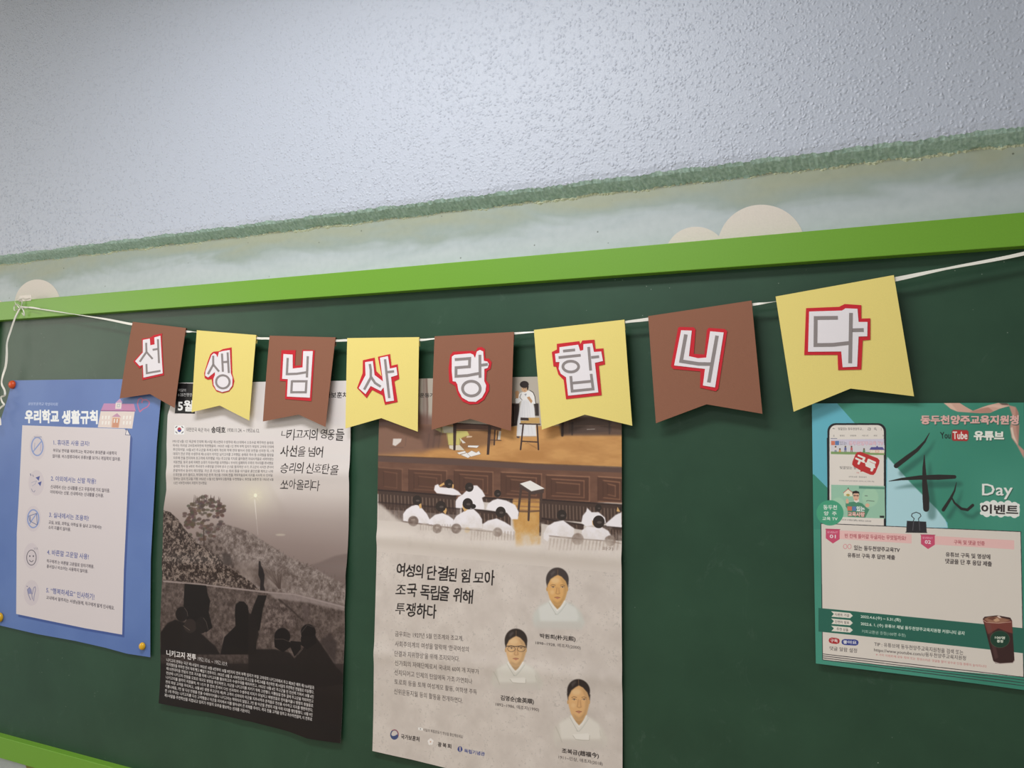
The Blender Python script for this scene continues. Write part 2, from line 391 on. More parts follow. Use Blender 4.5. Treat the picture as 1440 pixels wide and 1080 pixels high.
PENNANTS = [
 dict(c=(160, 445, 8.0), col='brown', lab='brown swallowtail card pennant with the first letter, next to the ribbon knot',
  f=[(213, 60), (812, 130), (668, 1028), (395, 872), (36, 920)], bend=(0.004, -0.002),
  red=[(318, 250), (410, 240), (455, 210), (548, 192), (542, 225), (560, 660), (315, 715), (318, 560), (285, 585), (215, 505), (322, 395)],
  white=[(332, 265), (410, 250), (415, 325), (465, 315), (462, 238), (530, 218), (550, 640), (332, 688), (328, 545), (290, 557), (240, 503), (330, 405)],
  w=21, s=[[(370, 297), (372, 400), (293, 510)], [(368, 395), (440, 478)], [(503, 257), (512, 525)], [(442, 376), (508, 365)], [(369, 535), (371, 638), (527, 612)]], e=[]),
 dict(c=(260, 455, 7.448), col='yellow', lab='yellow swallowtail card pennant overlapping the black month box of the grey poster',
  f=[(125, 70), (747, 120), (657, 1015), (358, 858), (60, 928)], bend=(0.003, 0.002),
  red=[(300, 295), (360, 290), (400, 268), (490, 250), (495, 530), (515, 600), (500, 660), (460, 710), (390, 728), (330, 710), (290, 650), (280, 580), (240, 588), (208, 570), (202, 520), (240, 400), (270, 320)],
  white=[(310, 312), (332, 325), (347, 358), (362, 300), (405, 288), (475, 278), (483, 520), (500, 570), (495, 650), (460, 700), (390, 718), (330, 695), (302, 640), (300, 580), (318, 540), (318, 508), (290, 530), (245, 565), (215, 545), (220, 500), (250, 420), (285, 330)],
  w=21, s=[[(302, 338), (302, 430), (245, 530)], [(298, 425), (362, 503)], [(394, 315), (402, 505)], [(453, 303), (463, 518)], [(400, 405), (460, 400)]], e=[(400, 610, 70, 68)]),
 dict(c=(360, 465, 7.448), col='brown', lab='brown swallowtail card pennant over the upper right of the grey battle poster',
  f=[(143, 52), (833, 70), (720, 1008), (440, 878), (52, 950)], bend=(0.003, -0.003),
  red=[(268, 205), (418, 205), (408, 368), (475, 362), (488, 200), (618, 207), (578, 738), (300, 715), (312, 530), (248, 525)],
  white=[(292, 245), (388, 252), (387, 397), (492, 385), (500, 215), (600, 215), (565, 702), (323, 690), (335, 508), (275, 505)],
  w=23, s=[[(337, 286), (326, 455), (430, 452), (532, 436)], [(548, 268), (537, 490)], [(378, 530), (532, 530), (523, 646)], [(379, 522), (371, 645), (533, 645)]], e=[]),
 dict(c=(480, 465, 7.2), col='yellow', lab='yellow swallowtail card pennant hanging over the gap between the two tall posters',
  f=[(60, 75), (787, 65), (762, 1022), (400, 885), (38, 990)], bend=(0.002, 0.003),
  red=[(220, 300), (338, 273), (355, 410), (410, 465), (372, 265), (495, 237), (508, 355), (570, 340), (586, 487), (537, 512), (567, 722), (440, 750), (417, 655), (312, 600), (257, 682), (160, 580), (218, 430)],
  white=[(245, 320), (323, 308), (340, 450), (425, 515), (395, 275), (475, 258), (495, 385), (560, 370), (570, 450), (505, 470), (533, 708), (453, 720), (430, 575), (402, 612), (300, 560), (248, 643), (180, 583), (250, 450)],
  w=24, s=[[(293, 338), (303, 400), (303, 475), (235, 597)], [(303, 465), (345, 530), (402, 567)], [(447, 290), (487, 682)], [(470, 420), (537, 412)]], e=[]),
 dict(c=(600, 460, 6.968), col='brown', lab='brown swallowtail card pennant with a rounded letter card over the stage painting',
  f=[(78, 90), (855, 47), (815, 1018), (418, 898), (28, 1005)], bend=(0.005, -0.002),
  red=[(232, 275), (260, 242), (450, 232), (480, 240), (500, 202), (540, 195), (572, 215), (575, 305), (610, 310), (638, 345), (625, 410), (590, 430), (580, 520), (610, 560), (610, 620), (560, 710), (500, 750), (420, 757), (350, 730), (305, 670), (275, 575), (218, 540), (214, 400)],
  white=[(250, 290), (275, 272), (430, 258), (460, 270), (477, 305), (495, 240), (525, 225), (557, 240), (563, 330), (600, 340), (612, 365), (600, 400), (567, 410), (565, 530), (583, 570), (575, 630), (540, 690), (480, 732), (410, 728), (345, 690), (310, 620), (300, 560), (285, 535), (255, 530), (247, 430)],
  w=27, s=[[(278, 319), (425, 308), (422, 388), (290, 398), (288, 482), (400, 475), (525, 452)], [(525, 272), (525, 497)], [(532, 375), (602, 365)]], e=[(438, 602, 87, 72)]),
 dict(c=(745, 440, 6.353), col='yellow', lab='yellow swallowtail card pennant with the widest four-armed letter, beside the painted woman',
  f=[(37, 152), (845, 60), (908, 1007), (488, 908), (103, 1043)], bend=(0.003, 0.002),
  red=[(243, 277), (443, 253), (453, 280), (470, 247), (578, 240), (588, 322), (658, 317), (672, 460), (617, 472), (640, 735), (323, 770), (303, 600), (255, 550), (235, 480), (212, 478), (198, 350), (243, 328)],
  white=[(268, 308), (435, 285), (452, 340), (480, 333), (482, 280), (560, 272), (575, 350), (640, 345), (655, 430), (583, 447), (612, 710), (343, 740), (325, 575), (280, 545), (260, 500), (268, 440), (235, 440), (228, 367), (268, 360)],
  w=24, s=[[(300, 342), (407, 331)], [(260, 400), (457, 379)], [(528, 305), (545, 515)], [(550, 399), (621, 391)], [(368, 565), (379, 699), (566, 680), (549, 545)], [(374, 628), (556, 610)]], e=[(368, 480, 70, 48)]),
 dict(c=(900, 415, 5.684), col='brown', lab='brown swallowtail card pennant hanging over bare green board',
  f=[(65, 168), (892, 43), (977, 948), (530, 872), (122, 1023)], bend=(0.003, -0.002),
  red=[(305, 262), (320, 255), (430, 258), (445, 275), (430, 470), (515, 475), (535, 280), (550, 262), (680, 272), (697, 290), (625, 750), (605, 768), (480, 740), (483, 610), (265, 590), (247, 570)],
  white=[(330, 282), (415, 285), (392, 488), (465, 505), (530, 500), (562, 290), (670, 300), (600, 738), (503, 722), (520, 590), (273, 562)],
  w=28, s=[[(368, 315), (329, 528), (470, 550), (575, 552)], [(617, 325), (550, 698)]], e=[]),
 dict(c=(1080, 380, 5.143), col='yellow', lab='largest yellow swallowtail card pennant, above the teal event poster',
  f=[(55, 190), (910, 35), (1058, 910), (597, 855), (185, 1023)], bend=(0.002, 0.003),
  red=[(275, 275), (515, 265), (555, 245), (675, 253), (675, 350), (740, 348), (740, 503), (685, 508), (675, 718), (507, 722), (503, 612), (262, 613)],
  white=[(298, 300), (535, 293), (560, 277), (647, 280), (655, 375), (720, 375), (718, 478), (655, 480), (645, 697), (540, 702), (530, 588), (290, 590)],
  w=27, s=[[(505, 345), (345, 347), (343, 542), (470, 540), (585, 527)], [(600, 310), (594, 673)], [(605, 435), (692, 433)]], e=[]),
]
YF = -0.0265   # plane of the pennants


def make_pennant(d):
    K = crop(*d['c'])
    F = [Vector((p[0], p[1])) for p in hits(K(d['f']), YF)]      # TL TR BR notch BL as (X, Z)
    top_c = (F[0] + F[1]) / 2
    wid = (F[1] - F[0]).length; hgt = (top_c - F[3]).length
    b0, b1 = d['bend']

    def surf(x, z):
        s = (x - top_c.x) / wid; t = max(0.0, (top_c.y - z) / hgt)
        return YF + b0 * (t ** 1.5) * 1.2 - abs(b0) * 0.8 * (0.25 - s * s) * t * 2 + b1 * s * t
    root = empty('pennant', (top_c.x, YF, top_c.y))
    tag(root, d['lab'], 'pennant', 'letter pennants strung on the white ribbon')
    # body: a grid from the folded top edge down to the notched lower edge, real card thickness
    nx, nz = 24, 22; th = 0.0005
    V = []; 
    for j in range(nz + 1):
        t = j / nz
        for i in range(nx + 1):
            s = i / nx
            a = F[0].lerp(F[1], s)
            b = F[4].lerp(F[3], s / 0.5) if s <= 0.5 else F[3].lerp(F[2], (s - 0.5) / 0.5)
            p = a.lerp(b, t)
            V.append(Vector((p.x, surf(p.x, p.y), p.y)))
    n = len(V); V += [v + Vector((0, th, 0)) for v in V]
    W = nx + 1; Fc = []
    for j in range(nz):
        for i in range(nx):
            a = j * W + i; q = (a, a + W, a + W + 1, a + 1)
            Fc.append(q); Fc.append(tuple(k + n for k in reversed(q)))
    for j in range(nz):
        a = j * W; Fc.append((a, a + n, a + W + n, a + W)); a += nx; Fc.append((a, a + W, a + W + n, a + n))
    for i in range(nx):
        a = nz * W + i; Fc.append((a, a + n, a + n + 1, a + 1)); a = i; Fc.append((a, a + 1, a + 1 + n, a + n))
    mesh_obj('card', V, Fc, M[d['col']], root, True)
    # the flap folded back over the ribbon
    dv = (F[4] - F[0]).normalized() * 0.020; V = []
    for i in range(9):
        a = F[0].lerp(F[1], 0.004 + 0.992 * i / 8)
        for (k, y) in ((0, 0.0004), (0.015, 0.0032), (0.05, 0.0056), (1, 0.0062)):
            V.append(Vector((a.x + dv.x * k, YF + y, a.y + dv.y * k)))
    Fc = []
    for i in range(8):
        for k in range(3):
            a = i * 4 + k; Fc.append((a, a + 4, a + 5, a + 1))
    mesh_obj('folded_flap', V, Fc, M[d['col']], root, True)
    toxz = lambda pts: [tuple(p) for p in hits(K(pts), YF)]
    prism('red_backing', toxz(d['red']), surf, 0.0006, M['red'], root, 0.0010)
    prism('white_letter_card', toxz(d['white']), surf, 0.0006, M['white'], root, 0.0018)
    # the grey printed letter, one part
    bmv = []; bmf = []
    th = 0.0002
    def add_poly(poly):
        o_ = prism('tmp', toxz(poly), surf, th, M['grey'], root, 0.0021)
        k = len(bmv); bmv.extend([Vector(v.co) + root.location for v in o_.data.vertices]); bmf.extend([tuple(i + k for i in p.vertices) for p in o_.data.polygons])
        me = o_.data; bpy.data.objects.remove(o_); bpy.data.meshes.remove(me)
    for s in d['s']: add_poly(stroke_outline(s, d['w']))
    for (ex, ey, rx, ry) in d['e']:
        w = d['w'] / 2; N = 36
        for i in range(N):
            a0 = 2 * math.pi * i / N; a1 = 2 * math.pi * (i + 1) / N
            add_poly([(ex + (rx + w) * math.cos(a0), ey + (ry + w) * math.sin(a0)), (ex + (rx + w) * math.cos(a1), ey + (ry + w) * math.sin(a1)),
                      (ex + (rx - w) * math.cos(a1), ey + (ry - w) * math.sin(a1)), (ex + (rx - w) * math.cos(a0), ey + (ry - w) * math.sin(a0))])
    mesh_obj('printed_letter', bmv, bmf, M['grey'], root)


for d in PENNANTS: make_pennant(d)


# ------------------------------------------------------------------ ribbon
def ribbon_strip(name, path, width, twist, mat, parent, th=0.00025, sub=10):
    """path: 3D points; width and twist (degrees about the path) per point."""
    P = [Vector(p) for p in path]; Q = []; Wd = []; Tw = []
    for i in range(len(P) - 1):
        p0 = P[max(0, i - 1)]; p1 = P[i]; p2 = P[i + 1]; p3 = P[min(len(P) - 1, i + 2)]
        for k in range(sub):
            t = k / sub
            Q.append(0.5 * ((2 * p1) + (-p0 + p2) * t + (2 * p0 - 5 * p1 + 4 * p2 - p3) * t * t + (-p0 + 3 * p1 - 3 * p2 + p3) * t ** 3))
            Wd.append(width[i] * (1 - t) + width[i + 1] * t); Tw.append(twist[i] * (1 - t) + twist[i + 1] * t)
    Q.append(P[-1]); Wd.append(width[-1]); Tw.append(twist[-1])
    V = []; Fc = []
    for i, q in enumerate(Q):
        d = (Q[min(i + 1, len(Q) - 1)] - Q[max(i - 1, 0)]).normalized()
        f = Vector((0, -1, 0)); side = d.cross(f).normalized(); nrm = side.cross(d)
        a = math.radians(Tw[i]); sv = side * math.cos(a) + nrm * math.sin(a); nv = sv.cross(d).normalized()
        h = Wd[i] / 2
        V += [q + sv * h + nv * th, q - sv * h + nv * th, q - sv * h - nv * th, q + sv * h - nv * th]
    for i in range(len(Q) - 1):
        a = 4 * i
        for k in range(4): Fc.append((a + k, a + (k + 1) % 4, a + 4 + (k + 1) % 4, a + 4 + k))
    Fc += [(3, 2, 1, 0), tuple(4 * (len(Q) - 1) + k for k in range(4))]
    return mesh_obj(name, V, Fc, mat, parent, True)


YR = YF + 0.0031
knot_p = hit(29, 432, -0.0245)
rib = tag(empty('ribbon', knot_p), 'thin white satin ribbon strung across the board, its curled end hanging at the knot', 'ribbon')
rp = [(30, 431), (60, 435), (105, 442), (150, 449), (186, 456), (225, 461), (262, 466), (276, 467), (320, 471), (362, 475.5), (378, 476), (425, 478), (472, 479), (488, 478.5),
      (540, 478), (590, 478), (610, 476.5), (665, 473), (722, 469), (750, 467), (815, 463), (879, 453), (911, 449), (985, 438), (1057, 428.5), (1090, 424), (1180, 408), (1258, 393), (1330, 378), (1440, 356.5), (1530, 329)]
rw = [3.0, 3.4, 2.6, 5.4, 6.2, 5, 5.0, 4.0, 5, 5.4, 5.4, 5, 5.0, 5.4, 5, 5.0, 3.4, 5, 4.6, 3.2, 3.2, 4.6, 6.4, 5, 5, 4, 5, 7.6, 6.6, 6.2, 6]
tw = [10, 0, 60, 20, 0, 0, 0, 75, 0, 0, 0, 0, 0, 0, 0, 0, 30, 0, 0, 30, 0, 0, 0, 0, 0, 75, 0, 0, 45, 10, 0]
pts = [hit(x, y, YR if 3 < i < len(rp) - 2 else (-0.0235 if i < 2 else (-0.024 if i < 4 else -0.023))) for i, (x, y) in enumerate(rp)]
ribbon_strip('strand', pts, [w * 0.001 for w in rw], tw, M['ribbon'], rib)
tp = [(29, 432), (22, 445), (15, 465), (10, 482), (9.5, 500), (8, 515), (3.5, 530), (2.5, 540), (6.5, 549), (6.5, 556), (1.5, 558.5), (3, 565), (5.5, 569), (0, 574), (-3, 580), (0, 590), (1, 598)]
ribbon_strip('curled_tail', [hit(x, y, -0.0245 - (0.006 if i > 2 else 0) - (0.003 * math.sin(i * 1.6) if i > 6 else 0)) for i, (x, y) in enumerate(tp)],
             [0.004, 0.005, 0.005, 0.004, 0.006, 0.007, 0.008, 0.006, 0.005, 0.005, 0.005, 0.005, 0.005, 0.005, 0.005, 0.005, 0.004],
             [0, 20, 40, 60, 40, 20, 0, 10, 30, 60, 20, 10, 50, 20, 0, 20, 30], M['ribbon'], rib)
# frayed knot: a few crumpled loops
for k, lp in enumerate([[(27, 433), (21, 425), (24, 420), (29, 419), (31, 426), (29, 432)], [(29, 431), (33, 437), (34, 444), (31, 440)], [(28, 433), (21, 437), (20, 431), (25, 428), (29, 432)],
                        [(28, 419), (35, 421), (43, 419.5)], [(29, 432), (36, 433), (43, 432), (56, 434)]]):
    ribbon_strip('knot_loop', [hit(x, y, -0.0262 - 0.0022 * (i % 2) - 0.0012 * k) for i, (x, y) in enumerate(lp)], [0.0028] * len(lp), [25 * i + 30 * k for i in range(len(lp))], M['ribbon'], rib, sub=6)
o = box('adhesive_tape', *[hit(27, 424, FY).x, hit(44, 424, FY).x], FY - 0.0010, FY - 0.0004, hit(30, 424, FY).z, hit(30, 416, FY).z, M['tape'], None, origin=hit(35, 420, FY))
tag(o, 'short piece of clear tape above the ribbon knot', 'tape')
pe = hit(1530, 329, FY)
o = box('adhesive_tape', pe.x - 0.012, pe.x + 0.02, FY - 0.0046, FY - 0.0040, pe.z - 0.006, pe.z + 0.006, M['tape'], None, origin=pe)
tag(o, 'piece of clear tape holding the far end of the ribbon beyond the teal poster', 'tape')


# ------------------------------------------------------------------ flat print: a small painter for the posters' artwork
class Art:
    """Artwork of one poster as a pixel array; colours are sRGB 0-255, places are photo spots mapped onto the sheet's plane."""
    SS = 3

    def __init__(s, x0, x1, z0, z1, ppm, base, plane):
        s.x0, s.x1, s.z0, s.z1, s.ppm, s.plane = x0, x1, z0, z1, ppm, plane
        s.w = int((x1 - x0) * ppm); s.h = int((z1 - z0) * ppm)
        s.c = np.ones((s.h, s.w, 3), np.float32) * np.array(base, np.float32)

    def to(s, pts):
        P = hits(pts, s.plane)
        return np.column_stack([(P[:, 0] - s.x0) * s.ppm, (s.z1 - P[:, 1]) * s.ppm])

    def raster(s, loops, soft=0.0):
        """Coverage of closed loops (canvas px, nonzero winding) -> (mask, x offset, y offset)."""
        A = np.concatenate(loops); pad = int(soft * 2) + 2
        x0 = max(0, int(A[:, 0].min()) - pad); x1 = min(s.w, int(A[:, 0].max()) + pad + 1)
        y0 = max(0, int(A[:, 1].min()) - pad); y1 = min(s.h, int(A[:, 1].max()) + pad + 1)
        if x1 <= x0 or y1 <= y0: return None
        k = s.SS
        E0 = np.concatenate([L for L in loops]); E1 = np.concatenate([np.roll(L, -1, 0) for L in loops])
        return s.edges(E0, E1, x0, y0, x1, y1, k, soft)

    @staticmethod
    def edges(E0, E1, x0, y0, x1, y1, k, soft, grow=0.0):
        W = (x1 - x0) * k; H = (y1 - y0) * k
        a = (E0 - [x0, y0]) * k; b = (E1 - [x0, y0]) * k
        sg = np.where(b[:, 1] > a[:, 1], 1, -1)
        lo = np.where(sg[:, None] > 0, a, b); hi = np.where(sg[:, None] > 0, b, a)
        r0 = np.clip(np.ceil(lo[:, 1] - 0.5), 0, H).astype(int); r1 = np.clip(np.ceil(hi[:, 1] - 0.5), 0, H).astype(int)
        n = np.maximum(r1 - r0, 0); T = n.sum()
        g = np.zeros((H, W + 1), np.int32)
        if T:
            e = np.repeat(np.arange(len(n)), n); off = np.arange(T) - np.repeat(np.cumsum(n) - n, n); r = r0[e] + off
            t = (r + 0.5 - lo[e, 1]) / (hi[e, 1] - lo[e, 1])
            xx = lo[e, 0] + (hi[e, 0] - lo[e, 0]) * t
            ci = np.clip(np.ceil(xx - 0.5), 0, W).astype(int)
            np.add.at(g, (r, ci), sg[e])
        m = np.cumsum(g[:, :W], axis=1) != 0
        n = int(round(grow * k))
        if n > 0:                       # heavier strokes: grow the ink outwards
            for ax in (0, 1):
                o = m.copy()
                for d in range(1, n + 1):
                    if ax == 0: o[d:] |= m[:-d]; o[:-d] |= m[d:]
                    else: o[:, d:] |= m[:, :-d]; o[:, :-d] |= m[:, d:]
                m = o
        m = m.astype(np.float32)
        m = m.reshape(y1 - y0, k, x1 - x0, k).mean(axis=(1, 3))
        if soft > 0.3: m = Art.blur(m, soft)
        return m, x0, y0

    @staticmethod
    def blur(m, r):
        n = max(1, int(round(r)))
        for _ in range(2):
            for ax in (0, 1):
                c = np.cumsum(np.pad(m, [(n + 1, n) if k == ax else (0, 0) for k in range(m.ndim)], mode='edge'), axis=ax)
                m = (np.take(c, range(2 * n + 1, c.shape[ax]), ax) - np.take(c, range(0, c.shape[ax] - 2 * n - 1), ax)) / (2 * n + 1)
        return m

    def paint(s, res, col, alpha=1.0):
        if res is None: return
        m, x0, y0 = res; h, w = m.shape; m = (m * alpha)[..., None]
        v = s.c[y0:y0 + h, x0:x0 + w]
        if callable(col): cc = col(x0, y0, w, h)
        else: cc = np.array(col, np.float32)
        s.c[y0:y0 + h, x0:x0 + w] = v * (1 - m) + cc * m

    def poly(s, pts, col, alpha=1.0, soft=0.0): s.paint(s.raster([s.to(pts)], soft), col, alpha)

    def ell(s, x, y, rx, ry, col, alpha=1.0, soft=0.0, rot=0.0, ring=0.0):
        n = 40; a = np.arange(n) * 2 * math.pi / n; cr, sr = math.cos(math.radians(rot)), math.sin(math.radians(rot))
        f = lambda ax, ay, aa: [(x + ax * math.cos(t) * cr - ay * math.sin(t) * sr, y + ax * math.cos(t) * sr + ay * math.sin(t) * cr) for t in aa]
        L = [s.to(f(rx, ry, a))]
        if ring: L.append(s.to(f(rx - ring, ry - ring, a[::-1])))
        s.paint(s.raster(L, soft), col, alpha)

    def line(s, pts, w, col, alpha=1.0, soft=0.0, w1=None):
        """Round-jointed stroke; w may taper to w1, or be a list of widths."""
        n = len(pts)
        W = list(w) if isinstance(w, (list, tuple)) else [w + ((w1 if w1 is not None else w) - w) * i / (n - 1) for i in range(n)]
        L = []
        for i in range(n - 1):
            (xa, ya), (xb, yb) = pts[i], pts[i + 1]
            d = math.hypot(xb - xa, yb - ya) or 1e-6; nx, ny = -(yb - ya) / d, (xb - xa) / d
            a, b = W[i] / 2, W[i + 1] / 2
            L.append(s.to([(xa + nx * a, ya + ny * a), (xa - nx * a, ya - ny * a), (xb - nx * b, yb - ny * b), (xb + nx * b, yb + ny * b)]))
        for (x, y), ww in zip(pts, W):
            if ww > 0.9:
                L.append(s.to([(x + ww / 2 * math.cos(t), y - ww / 2 * math.sin(t)) for t in np.arange(12) * math.pi / 6]))
        L = [l if Art.area(l) > 0 else l[::-1] for l in L]
        s.paint(s.raster(L, soft), col, alpha)

    @staticmethod
    def area(l):
        return float(np.sum(l[:, 0] * np.roll(l[:, 1], -1) - np.roll(l[:, 0], -1) * l[:, 1]))

    GL = {}
    SEEN = set()

    @classmethod
    def near(cls, text):
        """Loading a Korean glyph is slow: print a few pixels tall borrows loaded syllables that differ in the last consonant only."""
        out = ''
        for ch in text:
            k = ord(ch)
            if ch not in cls.SEEN and 0xAC00 <= k <= 0xD7A3:
                b = (k - 0xAC00) // 28; has = (k - 0xAC00) % 28 > 0
                c = [x for x in cls.SEEN if 0xAC00 <= ord(x) <= 0xD7A3 and (ord(x) - 0xAC00) // 28 == b]
                c.sort(key=lambda x: (((ord(x) - 0xAC00) % 28 > 0) != has, x))
                if c: ch = c[0]
            out += ch
        return out

    @classmethod
    def glyphs(cls, text, bold):
        cls.SEEN.update(text)
        key = text
        if key not in cls.GL:
            c = bpy.data.curves.new('lettering', 'FONT'); c.body = text; c.resolution_u = 2
            o = bpy.data.objects.new('lettering', c); COL.objects.link(o)
            dg = bpy.context.evaluated_depsgraph_get(); m = o.evaluated_get(dg).to_mesh()
            V = np.empty(len(m.vertices) * 3, np.float32); m.vertices.foreach_get('co', V); V = V.reshape(-1, 3)[:, :2].astype(float)
            m.calc_loop_triangles(); T = np.empty(len(m.loop_triangles) * 3, np.int32); m.loop_triangles.foreach_get('vertices', T)
            T = T.reshape(-1, 3)
            o.evaluated_get(dg).to_mesh_clear(); bpy.data.objects.remove(o); bpy.data.curves.remove(c)
            ar = (V[T[:, 1]] - V[T[:, 0]]); br = (V[T[:, 2]] - V[T[:, 0]])
            fl = ar[:, 0] * br[:, 1] - ar[:, 1] * br[:, 0] < 0
            T[fl] = T[fl][:, ::-1]
            lo = V.min(0); hi = V.max(0)
            cls.GL[key] = ((V - lo) / np.maximum(hi - lo, 1e-6), T)
        return cls.GL[key]

    def text(s, t, quad, col, bold=0.0, alpha=1.0, soft=0.0, wob=0.0, seed=0, tiny=False):
        """quad: TL, TR, BR, BL of the ink's box in photo spots, or (x0, y0, x1, y1)."""
        if len(quad) == 4 and not isinstance(quad[0], (tuple, list)):
            x0, y0, x1, y1 = quad; quad = [(x0, y0), (x1, y0), (x1, y1), (x0, y1)]
        V, T = Art.glyphs(Art.near(t) if tiny else t, bold)
        u, v = V[:, 0].copy(), V[:, 1].copy()
        if wob:
            ph = seed * 1.7
            u = u + wob * (np.sin(v * 5 + ph) * 0.6 + np.sin(v * 11 + u * 9 + ph)) * 0.5; v = v + wob * np.sin(u * 7 + ph * 2)
        q = np.array(quad, float)
        top = q[0] + np.outer(u, q[1] - q[0]); bot = q[3] + np.outer(u, q[2] - q[3])
        P = s.to(top * v[:, None] + bot * (1 - v[:, None]))
        E0 = P[T].reshape(-1, 2); E1 = P[np.roll(T, -1, 1)].reshape(-1, 2)
        C4 = s.to(quad); em = float(np.linalg.norm(C4[3] - C4[0])); pad = int(soft * 2 + bold * em) + 2
        x0 = max(0, int(P[:, 0].min()) - pad); x1 = min(s.w, int(P[:, 0].max()) + pad + 1)
        y0 = max(0, int(P[:, 1].min()) - pad); y1 = min(s.h, int(P[:, 1].max()) + pad + 1)
        if x1 > x0 and y1 > y0: s.paint(Art.edges(E0, E1, x0, y0, x1, y1, s.SS, soft, bold * em), col, alpha)

    def lines(s, rows, p_tl, p_tr, step_l, step_r, h_l, h_r, col, bold=0.0, alpha=1.0, widths=None, soft=0.0):
        """Paragraph: the row tops start at p_tl / p_tr and go down by step_l / step_r; each row is h_l / h_r tall."""
        for i, r in enumerate(rows):
            f = widths[i] if widths else 1.0
            a = (p_tl[0] + step_l[0] * i, p_tl[1] + step_l[1] * i); b = (p_tr[0] + step_r[0] * i, p_tr[1] + step_r[1] * i)
            bb = (a[0] + (b[0] - a[0]) * f, a[1] + (b[1] - a[1]) * f); hh = h_l + (h_r - h_l) * f
            s.text(r, [a, bb, (bb[0], bb[1] + hh), (a[0], a[1] + h_l)], col, bold, alpha, soft, tiny=True)

    def noise(s, cell, oct_=4, seed=0, ax=1.0, rough=0.55):
        """Fractal value noise 0..1 over the whole sheet; cell in canvas px."""
        r = np.random.default_rng(seed); out = np.zeros((s.h, s.w), np.float32); amp = 1.0; tot = 0.0
        for k in range(oct_):
            c = max(1.5, cell / 2 ** k); gw = int(s.w / (c * ax)) + 3; gh = int(s.h / c) + 3
            g = r.random((gh, gw)).astype(np.float32)
            X = np.arange(s.w) / (c * ax); Y = np.arange(s.h) / c; xi = X.astype(int); yi = Y.astype(int)
            fx = X - xi; fy = (Y - yi)[:, None]; fx = fx * fx * (3 - 2 * fx); fy = fy * fy * (3 - 2 * fy)
            G = g[yi][:, xi] * (1 - fx) + g[yi][:, xi + 1] * fx; G2 = g[yi + 1][:, xi] * (1 - fx) + g[yi + 1][:, xi + 1] * fx
            out += amp * (G * (1 - fy) + G2 * fy); tot += amp; amp *= rough
        return out / tot

    def tex(s, c0, c1, nz, lo=0.3, hi=0.7):
        c0 = np.array(c0, np.float32); c1 = np.array(c1, np.float32)
        def f(x0, y0, w, h):
            k = np.clip((nz[y0:y0 + h, x0:x0 + w] - lo) / (hi - lo), 0, 1)[..., None]
            return c0 * (1 - k) + c1 * k
        return f

    def ycoord(s):
        """Photo row of every canvas pixel (approximate) for vertical gradients in the print."""
        ys = s.z1 - (np.arange(s.h) + 0.5) / s.ppm
        return ys

    def grad(s, stops, px):
        """Vertical print gradient: stops of (photo y at column px, colour); fills the whole sheet."""
        zz = [float(hits([(px, y)], s.plane)[0, 1]) for y, _ in stops]; ys = s.ycoord()
        o = np.argsort(zz)
        for k in range(3):
            s.c[:, :, k] = np.interp(ys, np.array(zz)[o], np.array([c[k] for _, c in stops], float)[o])[:, None]

    def image(s, name, gain=1.0):
        c = np.clip(s.c / 255.0, 0, 1)
        l = np.where(c <= 0.04045, c / 12.92, ((c + 0.055) / 1.055) ** 2.4) * gain
        g = l.mean(axis=2, keepdims=True); l = np.clip(g + (l - g) * 0.9, 0, 0.92)
        c = np.where(l <= 0.0031308, l * 12.92, 1.055 * l ** (1 / 2.4) - 0.055)
        im = bpy.data.images.new(name, s.w, s.h)
        a = np.ones((s.h, s.w, 4), np.float32); a[..., :3] = c[::-1]
        im.pixels.foreach_set(a.ravel()); im.update()
        return im


